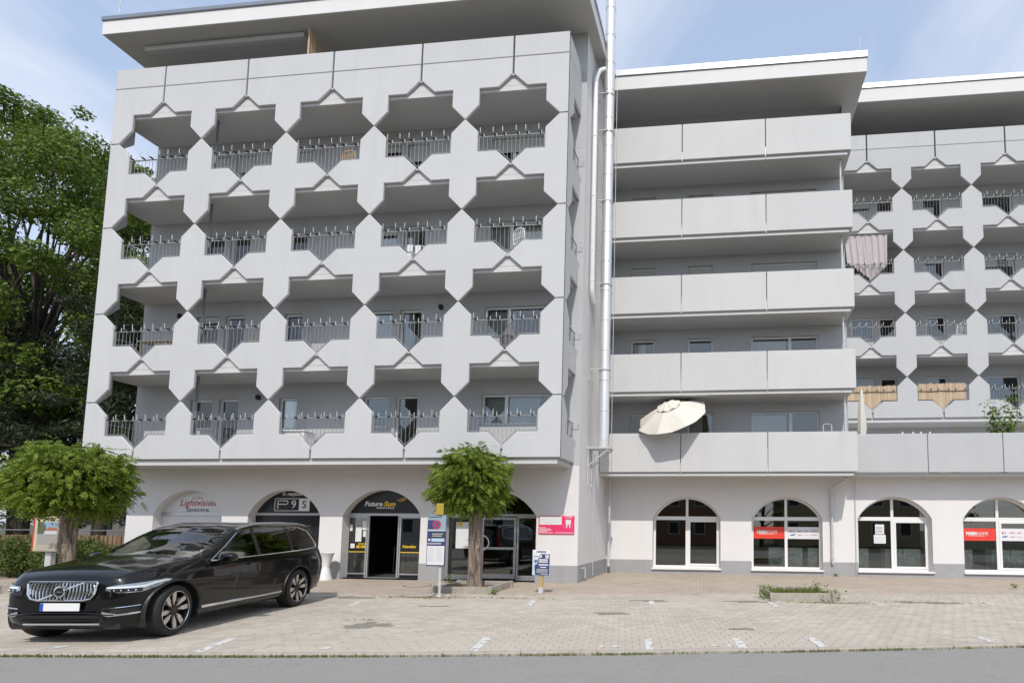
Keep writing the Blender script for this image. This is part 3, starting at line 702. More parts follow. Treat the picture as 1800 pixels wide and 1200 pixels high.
text('Sun', 0.20, (cx - 0.13, YI - 0.052, 2.29), M_YEL, s3, shear=0.25, bold=0.008, align='LEFT', width=0.40)
text('Solarium & Beauty', 0.075, (cx - 0.36, YI - 0.052, 2.175), M_SIGNWHITE, s3, shear=0.2, bold=0.002, align='LEFT', width=0.60)
for k in range(5):
    x = cx + 0.33 + k * 0.055; h_ = (0.10, 0.16, 0.20, 0.18, 0.12)[k]
    b = MB(); b.tube([(x, YI - .054, 2.42 + .01 * k - h_ / 2 + .02), (x + h_ * .45, YI - .054, 2.40 + h_ / 2)], 0.012, 4); b.build('emblem', M_YEL, s3)
text('FutureSun', 0.11, (XD1 + 0.12, YI - 0.046, 0.98), M_YEL, s3, shear=0.2, bold=0.004, align='LEFT', width=0.44)
text('BEWERTEN', 0.05, (cx - hw + .36, YI - 0.046, 1.05), M_YEL, s3, bold=0.002, align='LEFT', width=0.26)
text('SIE UNS', 0.10, (cx - hw + .30, YI - 0.046, 0.96), M_YEL, s3, bold=0.006, align='LEFT', width=0.32)
MB().box(cx - hw + .10, cx - hw + .24, YI - .045, YI - .042, .92, 1.06).build('label_square', M_SIGNWHITE, s3)
for (x, z, w_, h_) in ((cx - hw + .25, 1.35, .20, .46), (cx - hw + .47, 1.62, .19, .28), (cx - hw + .50, 1.36, .12, .18), (cx - hw + .06, 1.55, .08, .20)):
    MB().box(x, x + w_, YI - 0.046, YI - 0.036, z - h_ / 2, z + h_ / 2).build('notice_sheet', M_SIGNWHITE, s3)
b = MB()                                                     # things glimpsed inside: low rail
b.tube([(-11.2, 18.2, 0.9), (-10.0, 18.2, 0.9)], 0.02, 6)
for k in range(8): x = -11.2 + k * 0.17; b.tube([(x, 18.2, 0.05), (x, 18.2, 0.9)], 0.012, 5)
b.build('inner_rail', M_RAIL, s3)
MB().box(XD0, XD1, YI - 0.10, YI + 0.06, 0.0, 0.035).build('threshold', M_ALU, s3)

cx, hw = archA[3][:2]
s4 = thing('shop_entrance', 'glazed aluminium entrance door with round pull handle behind the street tree', 'shop entrance', (cx, YI, 0))
arch_panel('arch_pane', cx, hw, 2.0, 2.73, YI - 0.03, 0.012, M_GLASS_DARK, s4, zlow=2.0); arch_frame('arch_frame', cx, hw, 2.0, 2.73, YI - 0.05, 0.05, 0.05, M_ALU, s4)
alu_bar(s4, cx - hw, cx + hw, 1.93, 2.0, nm='transom')
for x in (cx - hw, -7.54, -6.36, cx + hw - .05): alu_bar(s4, x, x + 0.05, 0.0, 1.93)
for a, b in ((cx - hw + .05, -7.54), (-6.31, cx + hw - .05)):
    alu_bar(s4, a, b, 1.88, 1.93); alu_bar(s4, a, b, 0.10, 0.16); MB().box(a, b, YI - .03, YI - .018, .16, 1.88).build('pane', M_GLASS_DARK, s4); MB().box(a, b, YI - 0.05, YI, 0.0, 0.10).build('kick_plate', M_ALU, s4)
dr = MB(); xa, xb = -7.47, -6.38
for q in ((xa, xa + .07, .06, 1.90), (xb - .07, xb, .06, 1.90), (xa + .07, xb - .07, 1.83, 1.90), (xa + .07, xb - .07, .06, .20), (xa + .07, xb - .07, .93, 1.0)): dr.box(q[0], q[1], YI - .075, YI - .015, q[2], q[3])
drs = dr.build('door', M_ALU, s4)
for q in ((.20, .93), (1.0, 1.83)): MB().box(xa + .07, xb - .07, YI - .05, YI - .04, *q).build('pane', M_GLASS_DARK, drs)
MB().tube([(xa + .05 + .22 * math.sin(t), YI - .14, 1.13 + .22 * math.cos(t)) for t in [math.pi * i / 10 for i in range(11)]], 0.020, 8).build('pull_handle', M_STAINLESS, drs)
MB().box(-8.30, -7.66, YI - 0.042, YI - 0.032, 0.95, 1.75).build('notice_sheet', M_SIGNWHITE, s4)
MB().box(-8.24, -8.10, YI - 0.046, YI - 0.040, 1.62, 1.74).build('notice_emblem', M_YEL, s4)
MB().lathe([(0.10, 0), (0.10, 0.03), (0.04, 0.05)], (-6.15, YI + 0.5, 2.30), 14, 'Y').build('ceiling_lamp', mat('lamp_glass', (0.7, 0.6, 0.4), 0.3), s4)

# ================================================================== MIDDLE BLOCK (B)
YB = 18.893; YBW = 20.3; BX0, BX1 = -4.40, 4.16
B = thing('apartment_building', 'middle grey block with long plain balcony parapets between the two cross-patterned blocks', 'building', (0, YBW, 0))
seam = [-4.385, -1.609, 1.287, 4.183]
for k in range(5):
    zt = 15.80 - H * k; zb_ = zt - 1.318
    for a, b_ in zip(seam, seam[1:]):
        MB().bbox(a + 0.014, b_ - 0.014, YB, YB + 0.065, zb_, zt, 0.012).build('parapet_panel', M_PANEL_B, B)
    for a in seam[1:3]: MB().box(a - 0.013, a + 0.013, YB + 0.03, YB + 0.1, zb_ - 0.05, zb_ + 0.3).build('panel_bracket', M_GALV, B)
    MB().box(BX0 + .01, 4.05, YB + 0.10, YBW, zb_ - 0.121, zb_ - 0.03).build('slab', M_SOFFIT, B); MB().box(BX0 + .01, 4.05, YB + 0.072, YB + .099, zb_ - 0.125, zb_ - 0.03).build('slab_edge', M_SLAB, B)
    MB().box(BX0 + .01, 4.05, YB + 0.08, YBW, zb_ - 0.022, zb_ + 0.14).build('slab', M_SLAB, B)
    # return panel at the right-hand end
    MB().bbox(4.085, 4.178, YB + 0.07, YBW - 0.01, zb_, zt - 0.004, 0.01).build('parapet_panel', M_PANEL_B, B)
    if k: MB().tube([(3.86, YB + .35, zt - 0.3), (3.86, YB + .35, zt + H - 1.318 - .12)], 0.035, 8).build('support_post', M_GALV, B)
holes = []; wins = []
for k in range(5):
    zf = 15.80 - H * k - 1.318 + .14
    for xa, xb, h0, mull in ((0.82, 3.2, .80, (2.20,)), (-1.48, -0.55, .80, ()), (-3.6, -2.7, .03, ())):
        holes.append((xa, xb, zf + h0, zf + 2.14)); wins.append((k, xa, xb, zf + h0, zf + 2.14, mull))
holes = [h for h in holes if h[2] < 14.5]; wins = [w for w in wins if w[3] < 14.5]
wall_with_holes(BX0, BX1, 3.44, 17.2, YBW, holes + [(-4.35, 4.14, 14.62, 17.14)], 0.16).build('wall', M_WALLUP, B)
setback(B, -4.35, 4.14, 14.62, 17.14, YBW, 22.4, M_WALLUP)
for k, xa, xb, za, zb, mull in wins:
    add_window(B, xa, xb, za, zb, YBW + 0.1, mull, shutter={0: .4, 1: .3, 2: .55 if xa < 0 else .25, 3: .0, 4: .85 if xa < -2 else 0}[k], curtain=rng.choice([None, .5]), door=xa < -3)
b = MB(); b.quad((4.16, YBW, 0), (4.16, 27, 0), (4.16, 27, 17.2), (4.16, YBW, 17.2)); b.build('end_wall', M_WALL, B)
b = MB(); b.quad((BX0, 27.1, 0), (BX1, 27.1, 0), (BX1, 27.1, 17.2), (BX0, 27.1, 17.2)); b.build('rear_wall', M_WALL, B)
archB = [(-1.50, 1.21, 1.97, 2.73), (2.02, 1.22, 1.97, 2.73)]
arched_wall(BX0, BX1, 0.0, 3.44, YBW, archB, 0.40, [0.20, 0.20]).build('ground_floor_wall', M_WALL, B)
def plinths(parent, x0, x1, arches, Y):
    px = x0
    for cx, hw, _, _ in arches:
        MB().box(px, cx - hw - .003, Y - 0.016, Y + 0.1, -0.05, 0.48).build('plinth', M_PLINTH, parent)
        MB().box(cx - hw - .003, cx + hw + .003, Y - 0.016, Y + 0.1, -0.05, 0.16).build('plinth', M_PLINTH, parent); px = cx + hw + .003
    MB().box(px, x1, Y - 0.016, Y + 0.1, -0.05, 0.48).build('plinth', M_PLINTH, parent)
plinths(B, BX0 + .02, BX1 + 0.25, archB, YBW)
b = MB()
for z in (0.05, 3.35, 6.0, 8.8, 11.5, 14.3): b.quad((BX0, YBW + .17, z), (BX1, YBW + .17, z), (BX1, 27, z), (BX0, 27, z))
b.quad((BX0, 25, 0), (BX1, 25, 0), (BX1, 25, 17), (BX0, 25, 17)); b.build('interior', M_DARK, B)
roof(B, -4.39, 4.70, 18.78, 27.2, 17.15, 17.66, 17.90)
for x in (-3.44, 4.55): MB().tube([(x, 19.0, 17.9), (x, 19.0, 18.6)], 0.012, 6).build('lightning_rod', M_GALV, B)
def arch_window(parent, cx, hw, zs, zt, Y, casement=False):
    w = arch_frame('window', cx, hw, zs, zt, Y - 0.07, 0.07, 0.075, M_WHITE, parent)
    fb = MB(); z0 = 0.20; f = 0.075
    fb.box(cx - hw, cx - hw + f, Y - .07, Y, z0 + f, zs); fb.box(cx + hw - f, cx + hw, Y - .07, Y, z0 + f, zs); fb.box(cx - hw, cx + hw, Y - .07, Y, z0, z0 + f)
    fb.build('side_frame', M_WHITE, w)
    MB().box(cx - hw + f, cx + hw - f, Y - .076, Y - .004, zs - .07, zs + .06).build('transom', M_WHITE, w)
    MB().box(cx - .05, cx + .05, Y - .073, Y - .002, z0 + f, zs - .07).build('mullion', M_WHITE, w); MB().box(cx - .045, cx + .045, Y - .073, Y - .002, zs + .06, zt - .07).build('mullion', M_WHITE, w)
    if casement:
        cb = MB(); a, b_ = cx + .05, cx + hw - f
        for q in ((a, a + .07, z0 + f, zs - .07), (b_ - .07, b_, z0 + f, zs - .07), (a + .07, b_ - .07, z0 + f, z0 + f + .07), (a + .07, b_ - .07, zs - .14, zs - .07)): cb.box(q[0], q[1], Y - .09, Y - .02, q[2], q[3])
        cb.build('casement', M_WHITE, w)
    for a, b_ in ((cx - hw + f, cx - .05), (cx + .05, cx + hw - f)): MB().box(a, b_, Y - .035, Y - .025, z0 + f, zs - .07).build('pane', M_GLASS_DARK, w)
    P = arc_pts(cx, hw - .074, zs + .055, zt - .074)
    MB().prism(P[::-1], Y - .035, Y - .025).build('arch_pane', M_GLASS_DARK, w)
    MB().bbox(cx - hw - .03, cx + hw + .03, Y - 0.47, Y - .02, 0.145, 0.195, 0.008).build('sill', M_WHITE, w)
    return w
for i, (cx, hw, zs, zt) in enumerate(archB): arch_window(B, cx, hw, zs, zt, YBW + 0.38, i == 0)
MB().tube([(3.9, 18.98 + .4, 3.32), (3.9, 19.45, 3.26), (3.55, 20.05, 3.02), (3.55, 20.22, 2.9), (3.55, 20.22, 0.42)], 0.045, 8).build('downpipe', M_GALV, B)
for z in (0.6, 1.9, 2.8): MB().lathe([(0.06, -.02), (0.06, .02)], (3.55, 20.22, z), 10).build('pipe_clamp', M_GALV, B)

# ================================================================== RIGHT BLOCK (C)
YC = 24.248; YCW = 25.75; CX0, CX1 = 4.17, 15.0
C = thing('apartment_building', 'right grey block set back with cross-shaped balcony panels above a plain terrace parapet', 'building', (9, YCW, 0))
colC = [7.417 - W, 7.417, 7.417 + W, 7.417 + 2 * W]
touchC = [t + 2.704 for t in touchA]
floorsC = [t - H + MZ for t in touchC]
block_panels(C, colC, None, None, YC, touchC, 18.73, 18.06, 6.22, M_PANEL_C)
for zc in floorsC + [touchC[0] + MZ]:
    MB().box(CX0, CX1, YC + .135, YCW, zc - 0.474, zc + 0.01).build('slab', M_SOFFIT, C); MB().box(CX0, CX1, YC + .082, YC + .134, zc - 0.478, zc - 0.322).build('slab_edge', M_SLAB, C); MB().box(CX0, CX1, YC + .086, YC + .134, zc - 0.312, zc + 0.01).build('slab_edge', M_SLAB, C)
    for i in range(3):
        x = colC[i] + W / 2; MB().box(x - 0.035, x + 0.035, YC + 0.02, YC + .17, zc - 0.05, zc - 0.012).build('panel_bracket', M_GALV, C)
for zc in floorsC:
    for a, b_ in zip(colC, colC[1:]): railing(C, a + AW, b_ - AW, YC + 0.06, zc)
holes = []; wins = []
for k, zc in enumerate(floorsC):
    t = zc + 1.78
    for xa, xb, h0 in ((5.5, 6.5, .8), (6.74, 7.45, .03), (8.75, 9.6, .8), (11.2, 12.6, .03)): holes.append((xa, xb, zc + h0, t)); wins.append((k, xa, xb, zc + h0, t, h0 < .5))
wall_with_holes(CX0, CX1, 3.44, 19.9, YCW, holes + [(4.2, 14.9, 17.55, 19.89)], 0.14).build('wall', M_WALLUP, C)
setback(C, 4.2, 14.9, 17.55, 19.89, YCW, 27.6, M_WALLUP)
for k, xa, xb, za, zb, d in wins: add_window(C, xa, xb, za, zb, YCW + .09, (), shutter=rng.choice([0, 0, .15, .3]) if k < 2 else 0, curtain=rng.choice([None, None, .5]), door=d)
b = MB(); b.quad((CX0, YBW, 3.4), (CX0, YCW, 3.4), (CX0, YCW, 3.41), (CX0, YBW, 3.41))
b.quad((CX1, YCW, 3.4), (CX1, 30, 3.4), (CX1, 30, 19.9), (CX1, YCW, 19.9)); b.quad((CX0, 30, 3.4), (CX1, 30, 3.4), (CX1, 30, 19.9), (CX0, 30, 19.9)); b.quad((CX0, YCW, 17.2), (CX0, 30, 17.2), (CX0, 30, 19.9), (CX0, YCW, 19.9)); b.build('rear_wall', M_WALL, C)
b = MB()
for z in (0.05, 6.0, 8.75, 11.5, 14.25): b.quad((CX0, YCW + .15 if z > 1 else YBW + .2, z), (CX1, YCW + .15 if z > 1 else YBW + .2, z), (CX1, 30, z), (CX0, 30, z))
b.quad((CX0, 29.5, 0), (CX1, 29.5, 0), (CX1, 29.5, 19), (CX0, 29.5, 19)); b.build('interior', M_DARK, C)
roof(C, 4.25, 15.6, 23.8, 30.2, 19.9, 20.50, 20.74)
for x in (12.03,): MB().tube([(x, 24.0, 20.74), (x, 24.0, 21.35)], 0.012, 6).build('lightning_rod', M_GALV, C)
# podium under the terrace
archC = [(5.66, 1.23, 1.99, 2.74), (9.13, 1.23, 1.99, 2.74), (12.6, 1.23, 1.99, 2.74)]
arched_wall(BX1, CX1, 0.0, 3.44, YBW, archC, 0.40, [0.2] * 3).build('ground_floor_wall', M_WALL, C)
plinths(C, BX1 + 0.26, CX1, archC, YBW)
for cx, hw, zs, zt in archC[:2]: arch_window(C, cx, hw, zs, zt, YBW + .38, True)
MB().box(4.20, CX1, 19.62, YCW + 4, 3.40, 3.50).build('terrace_slab', M_SLAB, C)
for a, b_ in zip((4.21, 6.56, 8.92, 11.28), (6.56, 8.92, 11.28, 14.0)): MB().bbox(a + .01, b_ - .01, 19.5, 19.61, 3.505, 4.80, 0.012).build('parapet_panel', M_PANEL_C, C)
MB().tube([(4.35, 20.24, 3.3), (4.35, 20.24, 0.05)], 0.012, 6).build('lightning_conductor', M_GALV, C)
b = MB(); b.quad((CX1, YBW, 0), (CX1, 30, 0), (CX1, 30, 3.44), (CX1, YBW, 3.44)); b.build('end_wall', M_WALL, C)
MB().box(4.17, 4.176, YBW, YCW, 3.5, 16.9).build('party_wall_skin', M_WALL, C)
# ================================================================== PIPES ON THE LEFT BLOCK'S END WALL
ch = thing('chimney_flue', 'tall shiny stainless steel flue pipe rising beside the left block', 'flue pipe', (-3.93, 17.5, 4.1))
MB().lathe([(0.165, 4.35), (0.165, 8), (0.165, 12), (0.165, 16), (0.165, 21.2)], (-3.93, 17.5, 0), 24).build('pipe', M_STAINLESS, ch, angle=40)
for z in np.arange(5.3, 21, 0.98): MB().lathe([(0.168, -.03), (0.178, -.02), (0.178, .02), (0.168, .03)], (-3.93, 17.5, float(z)), 24).build('joint_band', M_STAINLESS, ch, angle=40)
MB().bbox(-4.40, -3.66, 17.22, 17.78, 4.06, 4.10, 0.006).build('support_plate', M_GALV, ch)
for y in (17.25, 17.75): MB().tube([(-4.38, y, 3.5), (-3.70, y, 4.06)], 0.02, 6).build('brace', M_GALV, ch); MB().tube([(-4.36, y, 4.06), (-4.36, y, 2.9)], 0.02, 6).build('brace', M_GALV, ch)
MB().lathe([(0.17, 4.10), (0.17, 4.25), (0.16, 4.35)], (-3.93, 17.5, 0), 24).build('flue_foot', M_GALV, ch, angle=40)
for z in (6.6, 9.4, 12.2, 14.6, 15.9):
    b = MB()
    for dy in (-.2, .2): b.tube([(-4.39, 17.5 + dy, z - .35), (-4.39, 17.5 + dy, z), (-3.95, 17.5 + dy * .9, z)], 0.014, 6)
    b.tube([(-3.93 + .19 * math.cos(t), 17.5 + .19 * math.sin(t), z) for t in [2 * math.pi * k / 16 for k in range(17)]], 0.014, 5); b.build('wall_bracket', M_GALV, ch)
b = MB(); b.tube([(-3.70, 17.62, 4.2), (-3.70, 17.62, 16.9)], 0.010, 5); b.tube([(-4.30, 17.9, 0.1), (-4.30, 17.9, 4.0)], 0.012, 5); b.build('earth_cable', M_GALV, ch)
dp = thing('downpipe', 'white rain downpipe with elbow at the roof edge of the left block', 'downpipe', (-4.28, 17.1, 8.9))
MB().tube([(-4.05, 18.2, 17.35), (-4.05, 17.7, 17.05), (-4.08, 17.45, 16.85), (-4.20, 17.15, 16.55), (-4.28, 17.05, 16.2), (-4.28, 17.05, 9.1), (-4.28, 17.12, 8.95), (-4.28, 17.3, 8.75)], 0.075, 14).build('pipe', M_WHITE, dp, angle=50)
for z in (16.1, 14.2, 12.2, 10.4, 9.4): MB().lathe([(0.082, -.025), (0.088, 0), (0.082, .025)], (-4.28, 17.05, z), 14).build('pipe_clip', M_WHITE, dp)
MB().bbox(-4.12, -3.92, 17.55, 17.85, 17.12, 17.34, 0.02).build('rain_head', M_WHITE, dp)
dq = thing('downpipe', 'grey rainwater pipe in the corner between left and middle block', 'downpipe', (-4.2, 19.9, 0))
MB().tube([(-4.22, 19.9, 3.3), (-4.22, 19.9, 0.35), (-4.18, 19.8, 0.25)], 0.05, 10).build('pipe', M_GALV, dq)
for z in (0.8, 2.0, 3.0): MB().lathe([(0.06, -.02), (0.06, .02)], (-4.22, 19.9, z), 10).build('pipe_clip', M_GALV, dq)
tp = thing('wall_tap', 'small outdoor tap on the grey plinth of the left block corner', 'tap', (-4.38, 16.8, 0.35))
MB().tube([(-4.39, 16.8, .40), (-4.28, 16.8, .40), (-4.26, 16.8, .36), (-4.26, 16.8, .12)], 0.018, 8).build('spout', M_GALV, tp)
MB().lathe([(0.035, 0), (0.035, .02)], (-4.30, 16.8, .42), 10).build('knob', M_GALV, tp)

# ================================================================== SIGNS
M_PINK = mat('sign_pink', (0.78, 0.04, 0.16), 0.45); M_NAVY = mat('sign_navy', (0.045, 0.055, 0.16), 0.45); M_PALEBLUE = mat('sign_pale_blue', (0.45, 0.60, 0.70), 0.45); M_TEALGREY = mat('sign_blue_grey', (0.28, 0.38, 0.43), 0.45); M_SIGNRED = mat('sign_red', (0.55, 0.03, 0.03), 0.45); M_BLUEMID = mat('sign_blue', (0.06, 0.12, 0.32), 0.45); M_SIGNLG = mat('sign_light_grey', (0.58, 0.58, 0.58), 0.5)
pk = thing('wall_sign', 'bright pink dentist sign with white tooth on the left block wall', 'sign', (-5.05, YAW - .02, 1.4))
MB().bbox(-5.59, -4.51, YAW - .030, YAW - .002, 1.41, 1.95, .005).build('board', M_PINK, pk)
yq = YAW - .034
MB().box(-5.56, -4.89, yq, yq + .006, 1.69, 1.93).build('white_field', M_SIGNWHITE, pk)
text('4. STOCK', .075, (-4.55 - .13, yq, 1.91), M_SIGNWHITE, pk, bold=.002, width=.24)
tooth = [(-.06, -.13), (-.035, -.12), (-.02, -.03), (0, -.01), (.02, -.03), (.035, -.12), (.06, -.13), (.075, .03), (.085, .09), (.05, .13), (0, .105), (-.05, .13), (-.085, .09), (-.075, .03)]
MB().prism([(-4.69 + x, 1.72 + z) for x, z in tooth], yq, yq + .006).build('tooth_emblem', M_SIGNWHITE, pk)
for sx in (-.1, .1): MB().tube([(-4.69 + sx + .045 * math.cos(t), yq, 1.66 + .05 * math.sin(t)) for t in [2 * math.pi * k / 14 for k in range(15)]], .006, 4).build('tooth_ring', M_PINKT, pk)
b = MB()
for k, (z, w_) in enumerate(((1.60, .20), (1.565, .35), (1.53, .38), (1.495, .26), (1.455, .42))): b.box(-5.57, -5.57 + w_, yq, yq + .005, z - .008, z + .008)
b.box(-5.08, -4.53, yq, yq + .005, 1.447, 1.463); b.build('small_print', M_SIGNWHITE, pk)
b = MB(); b.box(-5.4, -5.0, yq - .002, yq, 1.76, 1.772); b.box(-5.4, -5.25, yq - .002, yq, 1.74, 1.748); b.tube([(-5.47 + .06 * math.cos(t), yq, 1.83 + .035 * math.sin(t)) for t in [2 * math.pi * k / 14 for k in range(15)]], .004, 4); b.build('small_print', M_SIGNLG, pk)

def small_lines(parent, x0, x1, z0, z1, n, y, m, th=.010, rag=.3, seed=1):
    r = random.Random(seed); b = MB()
    for k in range(n):
        z = z1 - (z1 - z0) * (k + .5) / n; b.box(x0, x1 - (x1 - x0) * r.uniform(0, rag), y, y + .003, z - th / 2, z + th / 2)
    return b.build('small_print', m, parent)
# tall parking notice on a steel post
X0, YS = -6.80, 12.74
sg = thing('parking_sign', 'tall narrow parking notice board on a grey steel post beside the street tree', 'sign', (-6.72, YS, 0))
MB().tube([(-6.70, YS + .04, 0), (-6.72, YS + .04, 2.12)], .032, 10).build('post', M_GALV, sg)
MB().lathe([(.036, 0), (.036, .03), (.03, .04)], (-6.72, YS + .04, 2.10), 10).build('post_cap', M_GALV, sg)
MB().lathe([(.06, 0), (.05, .02)], (-6.70, YS + .04, 0), 12).build('base_collar', M_GALV, sg)
MB().bbox(-7.03, -6.57, YS - .02, YS, 0.70, 1.89, .005).build('board', M_NAVY, sg)
y = YS - .024
MB().box(-7.02, -6.575, y, y + .004, 1.51, 1.885).build('pale_field', M_TEALGREY, sg)
MB().box(-7.015, -6.86, y - .003, y, 1.56, 1.77).build('dark_field', M_NAVY, sg)
MB().lathe([(.105, -.003), (.105, 0)], (-6.80, y - .003, 1.665), 24, 'Y').build('sign_disc', M_SIGNRED, sg); MB().lathe([(.082, -.003), (.082, 0)], (-6.80, y - .006, 1.665), 24, 'Y').build('sign_disc', M_BLUEMID, sg)
b = MB()
for s in (-1, 1): b.add([(-6.80 + (-.075) - .008 * 0, y - .012, 1.665 - s * .06), (-6.80 - .06, y - .012, 1.665 - s * .075), (-6.80 + .075, y - .012, 1.665 + s * .06), (-6.80 + .06, y - .012, 1.665 + s * .075)], [(0, 1, 2, 3)])
b.build('sign_cross', M_SIGNRED, sg)
text('Parkraum frei', .055, (-6.84, y - .001, 1.845), M_CHAR, sg, bold=.001, width=.30)
small_lines(sg, -7.01, -6.58, 1.515, 1.545, 1, y - .002, M_SIGNWHITE, .012, 0)
MB().bbox(-6.92, -6.60, y - .004, y, 1.36, 1.485, .002).build('dark_field', M_CHAR, sg)
small_lines(sg, -6.90, -6.62, 1.38, 1.47, 2, y - .006, M_SIGNLG, .016, .3, 3)
MB().box(-6.915, -6.60, y - .003, y, 1.27, 1.345).build('pale_field', M_PALEBLUE, sg); MB().box(-6.995, -6.945, y - .003, y, 1.285, 1.335).build('label_square', M_SIGNWHITE, sg)
small_lines(sg, -7.01, -6.62, 1.205, 1.245, 2, y - .002, M_SIGNLG, .012, .2, 5)
MB().box(-7.01, -6.59, y - .003, y, .73, 1.17).build('white_field', M_SIGNWHITE, sg)
small_lines(sg, -6.99, -6.82, .80, 1.15, 14, y - .006, M_SIGNLG, .008, .25, 8); small_lines(sg, -6.79, -6.61, .80, 1.15, 14, y - .006, M_SIGNLG, .008, .25, 9)
MB().bbox(-6.82, -6.64, YS - .05, YS - .02, 1.885, 2.16, .01).build('yellow_bag', mat('faded_yellow_plastic', (0.42, 0.30, 0.04), .5), sg)
# low parking sign on a wooden post
YS2 = 13.69
s5 = thing('parking_sign', 'low blue and white parking info sign on a short pale wooden post', 'sign', (-4.58, YS2, 0))
MB().bbox(-4.62, -4.54, YS2 + .005, YS2 + .085, .13, .85, .006).build('post', M_WOODPOST, s5)
MB().bbox(-4.635, -4.525, YS2 - .01, YS2 + .10, 0.0, .15, .004).build('post_shoe', M_GALV, s5)
MB().bbox(-4.80, -4.36, YS2 - .018, YS2, .445, 1.065, .004).build('board', M_SIGNWHITE, s5)
y = YS2 - .021
MB().prism([(-4.72, .452), (-4.365, .452), (-4.365, .965), (-4.60, .965), (-4.62, .90), (-4.69, .80), (-4.745, .66), (-4.73, .54)], y, y + .004).build('blue_field', M_NAVY, s5)
MB().prism([(-4.795, .452), (-4.72, .452), (-4.735, .55), (-4.745, .66), (-4.70, .95), (-4.795, .95)], y, y + .003).build('pale_field', M_PALEBLUE, s5)
text('CARPARK360', .05, (-4.58, y - .001, 1.02), M_NAVY, s5, bold=.001, width=.24)
MB().bbox(-4.775, -4.56, y - .004, y - .001, .875, .94, .001).build('white_pill', M_SIGNWHITE, s5); small_lines(s5, -4.76, -4.58, .89, .925, 1, y - .006, M_CHAR, .016, 0)
MB().bbox(-4.475, -4.385, y - .004, y - .001, .86, .95, .001).build('app_square', M_SIGNLG, s5)
MB().box(-4.755, -4.675, y - .004, y, .72, .86).build('white_card', M_SIGNWHITE, s5); MB().box(-4.745, -4.685, y - .006, y - .003, .75, .83).build('blue_card', M_BLUEMID, s5)
small_lines(s5, -4.64, -4.385, .75, .85, 2, y - .003, M_SIGNWHITE, .030, .1, 2)
MB().box(-4.64, -4.395, y - .003, y, .685, .725).build('pale_button', M_PALEBLUE, s5); MB().box(-4.60, -4.44, y - .003, y, .635, .655).build('white_arrow', M_SIGNWHITE, s5)
small_lines(s5, -4.69, -4.40, .50, .61, 4, y - .003, M_SIGNLG, .011, .1, 4); small_lines(s5, -4.58, -4.40, .47, .485, 1, y - .003, M_SIGNWHITE, .010, 0)
# faded notice on the wall pier
nt = thing('wall_notice', 'faded cream paper notice on the wall right of the parking board', 'notice', (-8.9, YAW - .01, 1.2))
MB().bbox(-9.08, -8.80, YAW - .012, YAW - .002, 1.18, 1.58, .002).build('sheet', mat('aged_paper', (0.66, 0.62, 0.55), .8), nt); small_lines(nt, -9.05, -8.83, 1.22, 1.54, 8, YAW - .015, M_SIGNLG, .006, .3)
# illuminated town info board by the left tree
ib = thing('info_board', 'freestanding box-shaped town information board with a street photo beside the left tree', 'info board', (-18.2, 13.5, 0))
MB().bbox(-18.30, -18.12, 13.55, 13.68, 0, 0.95, .01).build('post', M_GALV, ib)
M_BOARDY = mat('board_cream', (0.55, 0.48, 0.30), .5)
MB().bbox(-18.56, -17.80, 13.45, 13.80, 0.86, 1.83, .012).build('case', mat('case_mauve_grey', (0.22, 0.19, 0.18), .5), ib)
MB().box(-18.54, -17.82, 13.438, 13.45, 0.88, 1.81).build('poster', M_BOARDY, ib)
MB().box(-18.575, -18.545, 13.43, 13.46, 0.87, 1.82).build('red_edge', M_SIGNRED, ib)
y = 13.433
MB().box(-18.44, -17.84, y, y + .005, 1.32, 1.66).build('photo_sky', mat('photo_blue', (0.25, 0.36, 0.50), .5), ib)
MB().box(-18.44, -17.84, y, y + .005, 1.05, 1.318).build('photo_street', mat('photo_grey', (0.33, 0.31, 0.29), .5), ib)
MB().prism([(-18.44, 1.34), (-18.26, 1.34), (-18.18, 1.45), (-18.20, 1.58), (-18.32, 1.655), (-18.44, 1.65)], y - .004, y).build('photo_tree', mat('photo_green', (0.09, 0.12, 0.06), .6), ib)
MB().prism([(-18.22, 1.42), (-17.84, 1.42), (-17.84, 1.50), (-18.10, 1.52)], y - .003, y).build('photo_roof', mat('photo_brick', (0.38, 0.15, 0.08), .6), ib)
MB().box(-18.22, -17.84, y - .003, y, 1.33, 1.42).build('photo_house', M_SIGNLG, ib)
text('Hanau', .10, (-18.10, y, 1.735), M_CHAR, ib, shear=.2, width=.36)
MB().box(-18.46, -17.84, y, y + .004, .90, 1.03).build('caption_field', mat('photo_buff', (0.42, 0.38, 0.33), .5), ib)

